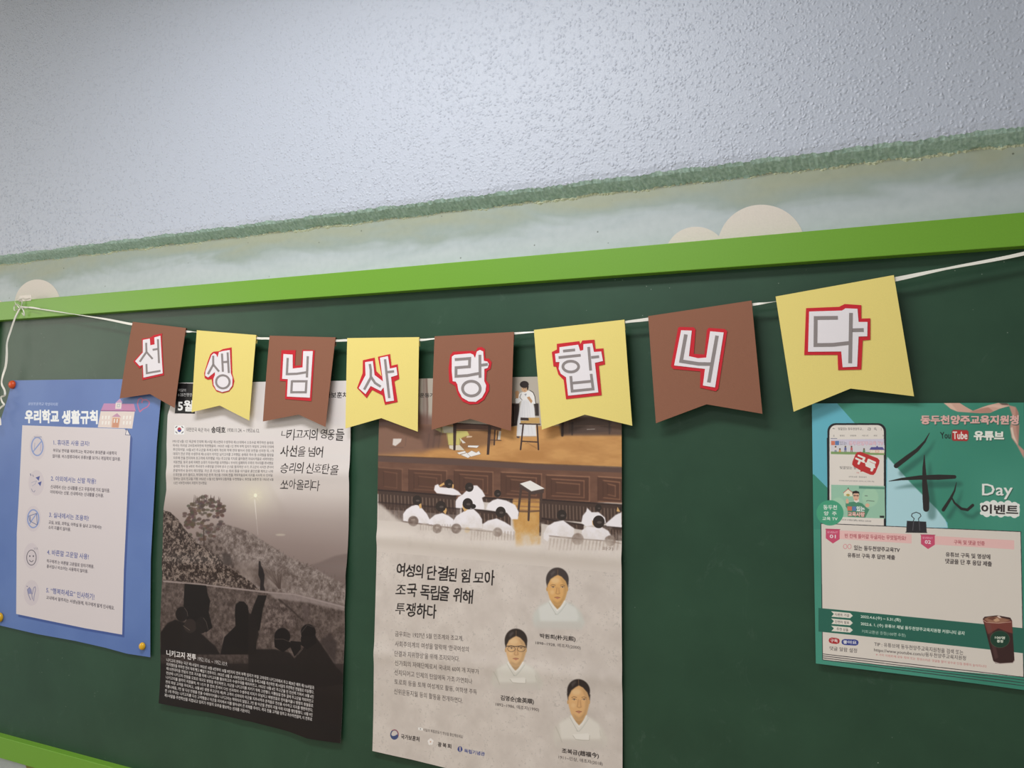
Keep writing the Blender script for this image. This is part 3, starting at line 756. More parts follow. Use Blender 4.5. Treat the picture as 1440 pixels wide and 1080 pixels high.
def sheet_poster(name, outline, Y, disp, ppm, base, label, group, draw, rough=0.45, gain=1.0, nx=60, nz=90, spec=0.35):
    """outline: dict of left/right/top/bottom polylines in photo spots; disp(s, t) -> lift off the board in metres."""
    L = [Vector(p) for p in hits(outline['left'], Y)]; R = [Vector(p) for p in hits(outline['right'], Y)]
    T = [Vector(p) for p in hits(outline['top'], Y)]; B = [Vector(p) for p in hits(outline['bottom'], Y)]

    def at(P, t):
        d = [0.0]
        for i in range(1, len(P)): d.append(d[-1] + (P[i] - P[i - 1]).length)
        t *= d[-1]
        for i in range(1, len(P)):
            if t <= d[i] or i == len(P) - 1: return P[i - 1].lerp(P[i], (t - d[i - 1]) / max(1e-9, d[i] - d[i - 1]))
    xs_ = [p.x for q in (L, R, T, B) for p in q]; zs_ = [p.y for q in (L, R, T, B) for p in q]
    x0, x1, z0, z1 = min(xs_) - 0.004, max(xs_) + 0.004, min(zs_) - 0.004, max(zs_) + 0.004
    art = Art(x0, x1, z0, z1, ppm, base, Y)
    draw(art)
    img = art.image(name + '_print', gain)
    q = Nodes(name + '_print'); q.b.inputs['Roughness'].default_value = rough; q.b.inputs['Specular IOR Level'].default_value = spec
    ti = q.n('ShaderNodeTexImage'); ti.image = img; ti.interpolation = 'Linear'; q.l(ti.outputs[0], q.b.inputs['Base Color'])
    tl, tr, br, bl = L[0], R[0], R[-1], L[-1]
    V = []; UV = []
    for j in range(nz + 1):
        t = j / nz; l = at(L, t); r = at(R, t)
        for i in range(nx + 1):
            u = i / nx
            p = l.lerp(r, u) + (at(T, u) - tl.lerp(tr, u)) * (1 - t) + (at(B, u) - bl.lerp(br, u)) * t
            V.append(Vector((p.x, Y - disp(u, t), p.y))); UV.append(((p.x - x0) / (x1 - x0), (p.y - z0) / (z1 - z0)))
    n = len(V); th = 0.0002
    V += [v + Vector((0, th, 0)) for v in V]; UV += UV
    W = nx + 1; front = []; rest = []
    for j in range(nz):
        for i in range(nx):
            a = j * W + i; front.append((a, a + W, a + W + 1, a + 1)); rest.append((a + n, a + n + 1, a + n + W + 1, a + n + W))
    for j in range(nz):
        a = j * W; rest.append((a, a + n, a + W + n, a + W)); a += nx; rest.append((a, a + W, a + W + n, a + n))
    for i in range(nx):
        a = nz * W + i; rest.append((a, a + n, a + n + 1, a + 1)); a = i; rest.append((a, a + 1, a + 1 + n, a + n))
    c = (tl + tr) / 2
    o = mesh_obj(name, V, front + rest, q.m, None, True, UV, origin=(c.x, Y, c.y))
    o.data.materials.append(M['paper_back'])
    mi = np.zeros(len(o.data.polygons), np.int32); mi[len(front):] = 1; o.data.polygons.foreach_set('material_index', mi)
    tag(o, label, 'poster', group)
    return o, art


def quad(K, x0, y0, x1, y1, dy=0.0):
    """Box of ink in crop coordinates, its right end dy lower than its left end."""
    return K([(x0, y0), (x1, y0 + dy), (x1, y1 + dy), (x0, y1)])


# ------------------------------------------------------------------ poster 1: blue school rules sheet
def draw_rules(a):
    nz = a.noise(260, 3, 1)
    a.paint((np.ones((a.h, a.w), np.float32), 0, 0), a.tex((82, 112, 176), (90, 120, 182), nz))
    K = crop(0, 520, 2.634); S = crop(120, 550, 12); P = crop(20, 590, 6.75); Q = crop(20, 740, 6.75)
    a.text('삼상초등학교 학생자치회', [K([(108, 120)])[0], K([(216, 122)])[0], K([(214, 134)])[0], K([(106, 131)])[0]], (200, 208, 235))
    a.text('우리학교', quad(K, 96, 150, 218, 196, 0), (244, 242, 246), 0.048)
    a.text('생활규칙', quad(K, 232, 152, 362, 199, 0), (244, 242, 246), 0.048)
    # the white sheet printed with its drop shadow
    pan = [(32.5, 598), (176, 603), (184.5, 612), (180, 700), (175, 800), (172.5, 892), (120, 883), (23.5, 863), (24, 750), (28, 680)]
    sh = [(x + 3, y + 4) for x, y in pan]; sh[1] = (180, 604)
    a.poly(sh, (58, 84, 150), 1, 1.0)
    a.poly(pan, (212, 201, 203))
    a.poly(P([(1075, 85), (1108, 148), (1062, 145)]), (222, 214, 216)); a.line(P([(1075, 85), (1108, 148), (1062, 145), (1075, 85)]), 0.7, (70, 75, 110))
    # school building
    a.poly(S([(265, 340), (845, 345), (805, 632), (218, 612)]), (222, 205, 198))
    a.poly(S([(320, 208), (830, 215), (862, 340), (265, 335)]), (188, 128, 175)); a.poly(S([(620, 212), (830, 215), (862, 340), (640, 338)]), (192, 120, 160), 0.7)
    a.line(S([(272, 328), (850, 338)]), 1.2, (150, 80, 130))
    a.poly(S([(520, 195), (625, 195), (612, 300), (512, 300)]), (226, 208, 206)); a.poly(S([(520, 192), (592, 128), (636, 192)]), (196, 150, 190))
    a.poly(S([(545, 215), (595, 215), (590, 272), (540, 272)]), (172, 176, 190)); a.poly(S([(556, 228), (584, 228), (580, 260), (552, 260)]), (222, 214, 200))
    a.poly(S([(455, 435), (605, 440), (580, 618), (440, 612)]), (224, 190, 170)); a.poly(S([(455, 432), (545, 372), (612, 438)]), (190, 140, 170))
    a.poly(S([(475, 455), (588, 460), (570, 616), (458, 612)]), (206, 140, 110))
    for x in (485, 532): a.poly(S([(x + 6, 468), (x + 30, 468), (x + 22, 535), (x - 2, 535)]), (226, 216, 206))
    for x in (285, 340, 392, 645, 700, 755):
        for y in (415, 505): a.poly(S([(x + 5, y), (x + 32, y), (x + 24, y + 58), (x - 3, y + 58)]), (234, 226, 220))
    # hand-drawn red heart
    a.line(S([(930, 345), (905, 280), (890, 210), (905, 145), (945, 115), (975, 140), (968, 195), (960, 185), (985, 150), (1040, 145), (1088, 180), (1090, 220), (1060, 265), (990, 300), (930, 345)]), 1.5, (190, 92, 140))
    a.line(S([(900, 250), (918, 320), (935, 350), (985, 300)]), 1.2, (196, 96, 140))
    hd = (84, 92, 152); bd = (96, 88, 96)
    # five rules: heading, small lines, round picture
    a.text('1. 휴대폰 사용 금지!', [P([(375, 190)])[0], P([(718, 205)])[0], P([(716, 252)])[0], P([(378, 242)])[0]], hd, 0.018)
    a.text('부모님 연락을 제외하고는 학교에서 휴대폰을 사용하지', [P([(372, 275)])[0], P([(978, 303)])[0], P([(976, 336)])[0], P([(370, 307)])[0]], bd, 0.012, tiny=True)
    a.text('않아요. 버스정류장에서 유튜브를 보거나 게임하지 않아요.', [P([(367, 328)])[0], P([(1018, 358)])[0], P([(1016, 393)])[0], P([(365, 362)])[0]], bd, 0.012, tiny=True)
    a.text('2. 야외에서는 신발 착용!', [P([(352, 532)])[0], P([(783, 560)])[0], P([(781, 612)])[0], P([(350, 582)])[0]], hd, 0.018)
    a.text('실내에서 신는 실내화를 신고 운동장에 가지 않아요.', [P([(350, 618)])[0], P([(915, 655)])[0], P([(913, 693)])[0], P([(348, 653)])[0]], bd, 0.012, tiny=True)
    a.text('야외에서는 신발, 실내에서는 실내화를 신어요.', [P([(346, 668)])[0], P([(856, 703)])[0], P([(854, 740)])[0], P([(344, 703)])[0]], bd, 0.012, tiny=True)
    a.text('3. 실내에서는 조용히!', [P([(338, 875)])[0], P([(714, 912)])[0], P([(712, 963)])[0], P([(336, 926)])[0]], hd, 0.018)
    a.text('교실, 복도, 과학실, 어학실 등 실내 공간에서는', [P([(333, 955)])[0], P([(836, 1005)])[0], P([(834, 1040)])[0], P([(331, 990)])[0]], bd, 0.012, tiny=True)
    a.text('소리 지르지 않아요.', [P([(331, 1004)])[0], P([(545, 1026)])[0], P([(543, 1060)])[0], P([(329, 1037)])[0]], bd, 0.012, tiny=True)
    a.text('4. 바른말 고운말 사용!', [Q([(320, 215)])[0], Q([(712, 262)])[0], Q([(710, 315)])[0], Q([(318, 268)])[0]], hd, 0.018)
    a.text('친구에게 늘 바른말 고운말로 이야기해요.', [Q([(316, 310)])[0], Q([(762, 365)])[0], Q([(760, 400)])[0], Q([(314, 343)])[0]], bd, 0.012, tiny=True)
    a.text('욕설이나 비속어는 사용하지 않아요.', [Q([(316, 360)])[0], Q([(706, 410)])[0], Q([(704, 444)])[0], Q([(314, 393)])[0]], bd, 0.012, tiny=True)
    a.text('5. “행복하세요” 인사하기!', [Q([(312, 575)])[0], Q([(764, 640)])[0], Q([(762, 700)])[0], Q([(310, 628)])[0]], hd, 0.018)
    a.text('교내에서 마주치는 선생님들께, 친구에게 밝게 인사해요.', [Q([(312, 655)])[0], Q([(955, 755)])[0], Q([(953, 795)])[0], Q([(310, 690)])[0]], bd, 0.012, tiny=True)
    for (K2, x, y) in ((P, 222, 262), (P, 212, 600), (P, 183, 940), (Q, 168, 280), (Q, 170, 630)):
        c = K2([(x, y)])[0]; a.ell(c[0], c[1], 11.0, 18.0, (202, 190, 196), 0.8, 0.6)
    bl = (128, 148, 200)
    c = P([(222, 255)])[0]; a.ell(c[0], c[1], 8.8, 13.6, bl, 1, 0, 0, 1.8); a.line(P([(262, 205), (182, 305)]), 1.7, bl)
    a.line(P([(195, 165), (262, 165)]), 1.2, (150, 150, 175)); a.line(P([(200, 220), (192, 300)]), 0.8, (160, 160, 185)); a.line(P([(258, 230), (250, 300)]), 0.8, (170, 150, 180))
    a.poly(P([(205, 550), (245, 535), (235, 580)]), (72, 82, 150)); a.poly(P([(225, 600), (262, 585), (250, 632)]), (66, 78, 150))
    a.line(P([(155, 515), (160, 530)]), 1.2, (110, 110, 140)); a.line(P([(178, 525), (184, 540)]), 1.0, (130, 125, 150))
    a.line(P([(165, 655), (175, 680), (192, 688), (200, 670)]), 0.9, (150, 145, 165)); a.line(P([(165, 600), (180, 592), (215, 580), (200, 612), (172, 630)]), 0.7, (165, 160, 180))
    c = P([(183, 940)])[0]; a.ell(c[0], c[1], 8.8, 13.4, bl, 1, 0, 0, 1.8); a.line(P([(215, 890), (150, 985)]), 1.5, bl)
    a.line(P([(140, 915), (215, 890), (222, 1000), (150, 962), (140, 915)]), 0.9, (95, 105, 150)); a.line(P([(152, 915), (158, 962)]), 0.9, (95, 105, 150))
    c = Q([(168, 296)])[0]; a.ell(c[0], c[1], 7.2, 11.0, (84, 80, 92), 1, 0, 0, 0.9)
    for x in (152, 186): c = Q([(x, 282)])[0]; a.ell(c[0], c[1], 0.9, 1.2, (70, 66, 80))
    a.line(Q([(148, 318), (158, 332), (172, 336), (186, 322)]), 0.9, (78, 74, 86))
    for x in (192, 208, 222): a.line(Q([(x, 200), (x + 6, 220)]), 0.5, (130, 125, 140))
    a.line(Q([(160, 695), (140, 645), (130, 600), (150, 578), (165, 600), (172, 640), (178, 690)]), 1.0, (130, 128, 160))
    a.poly(Q([(132, 600), (150, 580), (172, 610), (165, 640), (142, 640)]), (128, 130, 175), 0.8)
    a.line(Q([(178, 640), (185, 600), (192, 580), (205, 572), (208, 600), (195, 660), (190, 705)]), 1.0, (140, 136, 165))
    a.line(Q([(122, 565), (134, 572)]), 0.9, (110, 108, 140))


def d_rules(u, t):
    return 0.0015 + 0.004 * max(0, 1 - u * 5) * math.sin(t * math.pi) + 0.0035 * max(0, u * 4 - 3) * math.sin(t * math.pi) + 0.0012 * math.sin(u * 9 + t * 5) * t * (1 - t) * 3


p1, _ = sheet_poster('rules_poster', dict(
    left=[(18, 535), (12, 560), (0, 600), (-8, 650), (-13, 720), (-15, 800), (-14, 876)],
    right=[(229, 533), (227, 564), (222, 625), (219, 690), (214, 786), (212, 924)],
    top=[(18, 535), (120, 533.5), (229, 533)], bottom=[(-14, 876), (53, 891.5), (106, 901), (149, 910.7), (179, 919), (212, 924)]),
    -0.004, d_rules, 1700, (88, 122, 192), 'blue poster of numbered school rules with a white panel, held by round magnets', None, draw_rules, gain=1.12, spec=0.28)


def magnet(cx_, cy_, r, y, mat, label, group=None):
    c = hit(cx_, cy_, y); prof = [(0, 1.0), (0.35, 0.97), (0.62, 0.86), (0.82, 0.68), (0.95, 0.42), (1.0, 0.15), (0.93, 0.0), (0.6, 0.0)]
    V = []; Fc = []; N = 24
    for (rr, hh) in prof:
        for k in range(N):
            an = 2 * math.pi * k / N; V.append(c + Vector((rr * r * math.cos(an), -hh * r * 0.9, rr * r * math.sin(an))))
    for j in range(len(prof) - 1):
        for k in range(N):
            a = j * N + k; b = j * N + (k + 1) % N; Fc.append((a, b, b + N, a + N))
    o = mesh_obj('magnet', V, Fc, mat, None, True, origin=c); tag(o, label, 'magnet', group)


magnet(18.5, 541, 0.0125, -0.0062, M['red_pin'], 'round red magnet at the top corner of the blue poster')
magnet(0.5, 868, 0.0135, -0.0068, M['yellow_pin'], 'round yellow magnet cut by the photo edge at the lower left of the blue poster', 'yellow magnets on the blue poster')
magnet(201, 908.5, 0.0095, -0.0068, M['yellow_pin'], 'small round yellow magnet at the lower right corner of the blue poster', 'yellow magnets on the blue poster')


# ------------------------------------------------------------------ poster 2: grey battle poster
def draw_battle(a):
    K = crop(220, 520, 5.143); B = crop(220, 680, 5.143); C = crop(220, 880, 5.143); D = crop(220, 800, 9.0); E = crop(350, 800, 6.75)
    a.grad([(530, (214, 206, 204)), (640, (212, 203, 200)), (690, (196, 184, 178)), (725, (162, 146, 140)), (760, (140, 122, 116)), (800, (122, 104, 98)), (850, (84, 68, 63)), (960, (38, 30, 28)), (1060, (32, 26, 25))], 360)
    n1 = a.noise(14, 4, 3, rough=0.7); n2 = a.noise(70, 4, 4); n3 = a.noise(6, 3, 5, rough=0.8)
    full = np.ones((a.h, a.w), np.float32)
    # glow round the flare
    for r, al in ((34, 0.18), (20, 0.25), (10, 0.4)):
        c = B([(718, 85)])[0]; a.ell(c[0], c[1], r, r, (214, 205, 178), al, r * 0.9)
    a.ell(*B([(720, 85)])[0], 2.2, 2.6, (245, 240, 215), 1, 1)
    for dx, dy in ((55, -30), (60, 20), (-50, 35), (-60, -10), (10, -55), (35, 55), (-30, -45)): a.line(B([(718, 85), (718 + dx, 85 + dy)]), 0.9, (225, 215, 185), 0.5, 1, 0.1)
    a.line(B([(714, 118), (720, 180), (727, 260)]), 1.2, (222, 212, 205), 0.9, 0.6, 0.5); a.line(B([(727, 260), (738, 370)]), 0.5, (205, 195, 188), 0.6, 0.6)
    a.ell(*B([(900, 370)])[0], 7, 1.2, (190, 178, 160), 0.7, 2)
    # far ridge on the right
    a.poly(B([(1110, 590), (1180, 570), (1300, 520), (1420, 500), (1420, 800), (1150, 700)]), (112, 95, 90), 0.8, 3)
    # the big slope
    a.poly(B([(380, 300), (480, 290), (560, 310), (680, 350), (800, 430), (960, 530), (1100, 590), (1200, 640), (1400, 740), (1420, 900), (1420, 1100), (300, 1100), (250, 420)]),
           a.tex((90, 75, 69), (146, 131, 125), n1, 0.25, 0.75), 1, 1.5)
    a.poly(B([(540, 560), (700, 560), (850, 640), (1000, 760), (560, 720)]), a.tex((84, 68, 62), (140, 124, 117), n2), 0.7, 6)
    for i in range(260):     # scrub along the ridge
        t = rng.random(); x = 440 + 960 * t; y = 300 + 430 * t + rng.random() * 130 - 14
        l = 5 + rng.random() * 24; an = rng.random() * 2 - 1.9
        a.line(B([(x, y), (x + l * math.cos(an), y + l * math.sin(an))]), 0.75, (70, 55, 50), 0.55 if y < 330 + 430 * t else 0.35, 0, 0.2)
    for i in range(70):
        x = 800 + rng.random() * 120; y = 760 - rng.random() * 60; dx = (x - 860) * 1.2
        a.line(B([(885 + rng.random() * 20, 760), (x, 680 - rng.random() * 60), (x + dx, 560 + rng.random() * 60)]), 0.7, (78, 62, 56), 0.35, 0, 0.2)
    # tree on the left and its trunk zone
    a.poly(B([(350, 420), (460, 400), (540, 520), (640, 700), (400, 720), (240, 560)]), a.tex((66, 52, 47), (120, 104, 97), n1), 0.8, 4)
    for (x, y, r, q) in ((350, 130, 62, 40), (290, 160, 60, 36), (420, 145, 60, 34), (250, 230, 45, 40), (330, 215, 90, 40), (440, 215, 58, 36), (300, 290, 90, 42), (400, 300, 90, 44), (340, 360, 100, 44), (240, 290, 30, 28), (470, 180, 30, 30)):
        c = B([(x, y)])[0]
        for k in range(16):
            an = rng.random() * 6.28; rr = math.sqrt(rng.random())
            a.ell(c[0] + r / 5.143 * rr * math.cos(an), c[1] + q / 5.143 * rr * math.sin(an), 2.1 + rng.random() * 1.6, 1.5 + rng.random() * 1.2, (74 + rng.random() * 22, 59 + rng.random() * 18, 52 + rng.random() * 16), 0.75, 0.8)
    for i in range(26):
        x = 270 + rng.random() * 200; a.line(B([(x, 110 + rng.random() * 40), (x + rng.random() * 10 - 5, 78 + rng.random() * 30)]), 1.1, (84, 68, 60), 0.8, 0, 0.3)
    a.line(B([(345, 330), (352, 560)]), 1.6, (66, 52, 46), 0.9, 0.6)
    # dark scrub at the far left
    a.poly(B([(60, 190), (110, 205), (165, 260), (210, 330), (300, 430), (440, 520), (560, 620), (700, 720), (760, 780), (40, 760), (45, 400)]),
           a.tex((52, 40, 36), (136, 118, 108), a.noise(11, 4, 8, rough=0.75), 0.42, 0.66), 1, 1.2)
    a.poly(B([(480, 500), (540, 510), (560, 590), (500, 590)]), (58, 46, 42), 0.8, 4)
    # trench parapet lit along its edge
    a.poly(B([(40, 690), (340, 725), (800, 780), (1000, 795), (1420, 890), (1420, 1300), (20, 1300)]), a.tex((66, 53, 48), (108, 92, 86), n1, 0.25, 0.75), 1, 0.8)
    a.line(B([(60, 705), (340, 730), (800, 785), (1000, 800), (1200, 850), (1380, 895)]), 2.2, (158, 141, 136), 0.8, 1.2)
    a.poly(B([(800, 785), (1020, 800), (1370, 880), (1365, 920), (1100, 860), (860, 830)]), (146, 130, 126), 0.7, 3)
    a.poly(B([(1060, 880), (1110, 880), (1105, 1000), (1070, 1000)]), (84, 69, 66), 0.6, 4)
    a.line(E([(290, 290), (400, 380), (520, 490)]), 2.6, (58, 46, 42), 0.8, 1); a.poly(E([(180, 330), (330, 330), (470, 480), (420, 500), (150, 620)]), a.tex((62, 49, 45), (120, 103, 97), n1), 0.9, 1.5)
    # the standing soldier on the ridge
    a.poly(B([(745, 560), (758, 558), (764, 590), (778, 615), (788, 660), (784, 700), (780, 735), (790, 775), (752, 770), (756, 700), (742, 660), (748, 610)]), (42, 34, 33), 1, 0.5)
    # silhouettes: big opening and helmets
    dk = (28, 22, 20)
    a.poly(D([(365, 185), (640, 210), (660, 330), (690, 400), (670, 540), (720, 740), (640, 800), (400, 700), (350, 470), (355, 340)]), dk, 1, 0.8)
    a.poly(B([(738, 806), (802, 808), (775, 900), (750, 1060), (640, 1100), (700, 900)]), dk, 0.95, 1)
    a.poly(D([(70, 1080), (75, 800), (160, 680), (250, 640), (500, 720), (560, 800), (760, 980), (820, 1080)]), (33, 26, 24), 1, 2)
    for (x, y, rx, ry) in ((330, 570, 75, 95), (435, 720, 80, 90), (580, 710, 75, 105)):
        c = D([(x, y)])[0]; a.ell(c[0], c[1], rx / 9, ry / 9, (33 + (x == 435) * 14, 26 + (x == 435) * 11, 24 + (x == 435) * 10), 1, 0.5)
    a.line(D([(360, 490), (395, 540), (405, 600)]), 0.5, (110, 96, 88), 0.7); a.line(D([(600, 615), (640, 670), (665, 770)]), 0.5, (110, 96, 88), 0.7); a.line(D([(345, 715), (430, 775)]), 0.8, (120, 105, 94), 0.6)
    a.poly(D([(1000, 520), (1010, 440), (1060, 405), (1120, 410), (1165, 470), (1180, 560), (1180, 640), (1270, 640), (1270, 1080), (820, 1080), (870, 860), (960, 770), (1010, 720)]), dk, 1, 0.8)
    a.line(D([(1000, 560), (1008, 450), (1060, 405), (1120, 410), (1155, 450)]), 0.6, (112, 98, 90), 0.5)
    a.poly(E([(0, 420), (60, 430), (100, 620), (60, 760), (250, 760), (390, 790), (440, 850), (470, 800), (520, 750), (640, 640), (740, 780), (840, 930), (1012, 1080), (0, 1200)]), (33, 26, 24), 0.95, 2)
    for (x, y, rx, ry) in ((322, 640, 76, 82), (570, 600, 72, 78)): c = E([(x, y)])[0]; a.ell(c[0], c[1], rx / 6.75, ry / 6.75, (27, 21, 20), 1, 0.5)
    a.poly(E([(245, 660), (400, 690), (400, 740), (330, 790), (250, 740)]), (27, 21, 20)); a.poly(E([(400, 680), (500, 690), (500, 760), (440, 830), (400, 740)]), (29, 23, 22))
    a.poly(E([(500, 640), (640, 630), (650, 700), (560, 760), (500, 720)]), (29, 23, 22))
    a.line(E([(250, 665), (330, 665), (400, 692)]), 0.6, (92, 80, 72), 0.7); a.line(E([(490, 660), (505, 600), (560, 530), (620, 550)]), 0.6, (100, 88, 82), 0.6); a.line(E([(470, 815), (520, 755)]), 0.6, (110, 96, 88), 0.6)
    a.poly(E([(680, 680), (780, 600), (840, 700), (830, 900), (740, 780)]), (56, 45, 43), 0.8, 4)
    # lower part darkens into the caption field
    zr = float(hits([(360, 900)], a.plane)[0, 1]); zr2 = float(hits([(360, 965)], a.plane)[0, 1])
    k = np.clip((zr - a.ycoord()) / (zr - zr2), 0, 1)[:, None, None].astype(np.float32)
    a.c = a.c * (1 - k * 0.8) + np.array((33, 26, 25), np.float32) * k * 0.8
    # ---- writing
    a.poly(K([(165, 98), (288, 100), (284, 318), (145, 316)]), (30, 28, 29)); w = (232, 228, 226)
    a.text('이달의', quad(K, 170, 137, 222, 160, 1), w, 0.01); a.text('6·25전쟁영웅', quad(K, 168, 168, 284, 193, 2), w, 0.01)
    a.text('5월', quad(K, 168, 222, 270, 298, 2), w, 0.035)
    a.text('국가보훈처', quad(K, 1180, 160, 1390, 203, 3), (40, 36, 38), 0.02)
    dark = (48, 43, 45); mid = (70, 65, 67)
    a.poly(K([(142, 404), (209, 404), (207, 468), (138, 467)]), (234, 230, 230)); f0 = K([(174, 434)])[0]
    a.ell(f0[0], f0[1], 2.7, 3.3, (184, 52, 66)); a.poly([(f0[0] - 2.6, f0[1] - 0.3), (f0[0], f0[1] + 0.6), (f0[0] + 2.6, f0[1] - 0.6), (f0[0] + 2.1, f0[1] + 2), (f0[0], f0[1] + 3.3), (f0[0] - 2.1, f0[1] + 2)], (44, 76, 150))
    for sx, sy in ((-1, -1), (1, -1), (-1, 1), (1, 1)): a.line([(f0[0] + sx * 3.2, f0[1] + sy * 4.6), (f0[0] + sx * 5, f0[1] + sy * 3)], 1.3, (80, 76, 80), 0.8)
    a.text('대한민국 육군 하사', quad(K, 222, 417, 388, 446, 6), mid); a.text('송태호', quad(K, 402, 412, 502, 456, 2), dark, 0.02)
    a.text('1930.11.24. ~ 1953.6.12.', quad(K, 518, 423, 750, 449, 5), mid)
    rows = ['1951년 6월 1일 육군에 입대해 제1사단 제15연대 수색중대 제1소대에서 소총수로 복무하던 송태호', '하사는 지리산 공비토벌작전에 참여했으며, 1952년 10월 1일 연천 북쪽 임진강 북안의 고양대 일대에',
            '투입되었다. 10월 6일 중공군은 추계공세의 개시와 함께 연대 방어선 점령 목적을 시작한 뒤, 1개', '대대가 저녁 무렵 수색중대 제1소대가 지키던 니키고지를 공격했다. 송태호 하사 등 소대원은 화력을',
            '집중해 적을 저지하며 총공격에 집중했다. 이는 중공군을 진지로 끌어들여 진내사격으로 섬멸하려는', '의도였다. 동굴 속에 잠복한 소대가 진내사격을 요청했으나 무선이 실패하자 우측의 결사대를 편성했다.',
            '송태호 하사 등 4명의 결사대가 수류탄을 던지며 동굴 입구로 돌진하던 순간, 중공군이 설치한 폭약이', '폭발하면서 동굴이 매몰됐다. 잠시 후 의식을 차린 송 하사 등은 대검으로 흙더미를 헤치고 나와',
            '신호탄을 쏘아 올리고, 분대에 아군 포격 개시를 기하며 적을 격퇴함으로써 진지를 사수할 수 있었다.', '정부는 그의 전공을 기려 1952년 11월 5일 화랑무공훈장을 수여했으나, 휴전을 보름여 둔 1953년 6월', '12일 서부전선에서 장렬히 전사했다.']
    tl, tr = K([(124, 506), (852, 518)])
    a.lines(rows, tl, tr, (0.18, 5.86), (0.0, 5.72), 4.2, 4.0, mid, 0.008, 0.95, [1] * 10 + [0.33])
    ink = (42, 36, 36)
    for i, (t, x0, y0, x1, y1, dy) in enumerate([('니', 908, 438, 950, 492, 0), ('키', 950, 430, 1000, 508, 0), ('고', 1004, 440, 1062, 492, 0), ('지', 1066, 432, 1116, 504, 0), ('의', 1120, 430, 1166, 512, 0), ('영', 1188, 428, 1236, 498, 0), ('웅', 1240, 432, 1292, 508, 0), ('들', 1300, 428, 1360, 512, 0),
            ('사', 902, 552, 960, 630, 0), ('선', 966, 548, 1018, 628, 0), ('을', 1026, 556, 1080, 628, 0), ('넘', 1102, 556, 1150, 630, 0), ('어', 1156, 556, 1206, 634, 0),
            ('승', 902, 676, 960, 748, 0), ('리', 968, 672, 1010, 748, 0), ('의', 1016, 672, 1066, 750, 0), ('신', 1088, 674, 1140, 748, 0), ('호', 1146, 680, 1198, 744, 0), ('탄', 1204, 680, 1258, 752, 0), ('을', 1264, 690, 1326, 762, 0),
            ('쏘', 902, 800, 958, 860, 0), ('아', 962, 792, 1012, 864, 0), ('올', 1016, 796, 1070, 868, 0), ('리', 1076, 796, 1122, 872, 0), ('다', 1126, 800, 1186, 876, 0)]):
        a.text(t, [K([(x0 + 6, y0)])[0], K([(x1 + 4, y0 - 2)])[0], K([(x1 - 3, y1)])[0], K([(x0 - 5, y1 - 2)])[0]], ink, 0.004, 1, 0, 0.03, i)
    wh = (206, 200, 198)
    a.text('니키고지 전투', [C([(80, 172)])[0], C([(292, 205)])[0], C([(290, 250)])[0], C([(80, 215)])[0]], (226, 220, 218), 0.03)
    a.text('1952.10.6. ~ 1952.10.9.', [C([(305, 222)])[0], C([(522, 262)])[0], C([(520, 290)])[0], C([(305, 250)])[0]], wh)
    rows = ['니키고지 전투는 국군 제1사단이 1952년 10월 6일부터 10월 9일까지 연천 북쪽 임진강 북안 고양대의 니키고지에서 중공 제39군 예하 제116사단과',
            '진지쟁탈을 위하여 여러 차례 뺏고 빼앗긴 전투이다. 1952년 10월 초 서부전선의 중공군은 추계공세를 개시하여 제1사단의 주저항선 전방으로 이동했다.',
            '제15연대장은 전방의 전초 진지를 위해 니키고지를 확보하고자 수색중대를 배치하였고, 1952년 10월 6일 중공군은 전 전선에 걸쳐서 10월 6일',
            '저녁에 니키고지 점령을 목표로 대규모 병력을 투입하였고, 아군은 니키고지를 지키기 위해 고전했다. 이틀동안 전투 끝에 중공군을 격퇴하였고',
            '니키고지를 끝까지 지켰으며, 약 1시간 후 적의 포격이 다시 시작되어 수색중대 진지가 무너지고 백병전으로 접어들었으나 병력의 증원으로',
            '적의 파상 공격을 물리쳤고, 10월 8일 새벽 중공군의 제2차 공격이 시작되자 아군은 집중사격과 포격으로 전선을 사수하고 진지를 재편하였다.',
            '이튿날에도, 7일 밤 다시 밀려온 적은 수백명이었으나 니키고지는 함락되지 않았고, 7일 밤 아군은 포병의 지원 아래 진지를 재탈환했다. 10월 9일',
            '적 1개 중대는 니키고지를 다시 공격했으나 아군은 진지에서 이를 막아내어 큰 피해를 주었다. 결국 적은 공격을 멈추고 철수하였으며, 이 전투로',
            '제1사단은 주저항선을 지켜냈고 임진강 북안의 요충을 확보하는 성과를 거두었다.']
    tl = C([(78, 232)])[0]; tr = C([(1146, 432)])[0]
    a.lines(rows, tl, tr, (-0.2, 6.15), (-0.35, 6.35), 4.6, 5.0, wh, 0.016, 0.95, [1] * 8 + [0.58])


def crease(t, c, w): return math.exp(-((t - c) / w) ** 2)


def d_battle(u, t):
    tt = t + 0.03 * (u - 0.5)
    z = 0.0018 + 0.0040 * crease(tt, 0.56, 0.022) * (0.6 + 0.4 * math.sin(u * 6)) + 0.0022 * crease(tt, 0.28, 0.02) + 0.0016 * (1 + math.sin(u * 13 + t * 4)) * abs(t - 0.4)
    z += 0.0018 * crease(u - 0.9 * (t - 0.3), 0.60, 0.02) * crease(t, 0.34, 0.05) + 0.0022 * crease(u + 0.8 * (t - 0.3), 0.35, 0.03) * crease(t, 0.27, 0.04)
    z += 0.004 * max(0, 1 - u * 8) * (1 + math.sin(t * 19)) * 0.5 + 0.003 * max(0, u * 8 - 7) * (1 + math.sin(t * 23 + 1)) * 0.5
    z += 0.0035 * max(0, t * 12 - 11) * (1 + math.sin(u * 15)) * 0.5
    return z


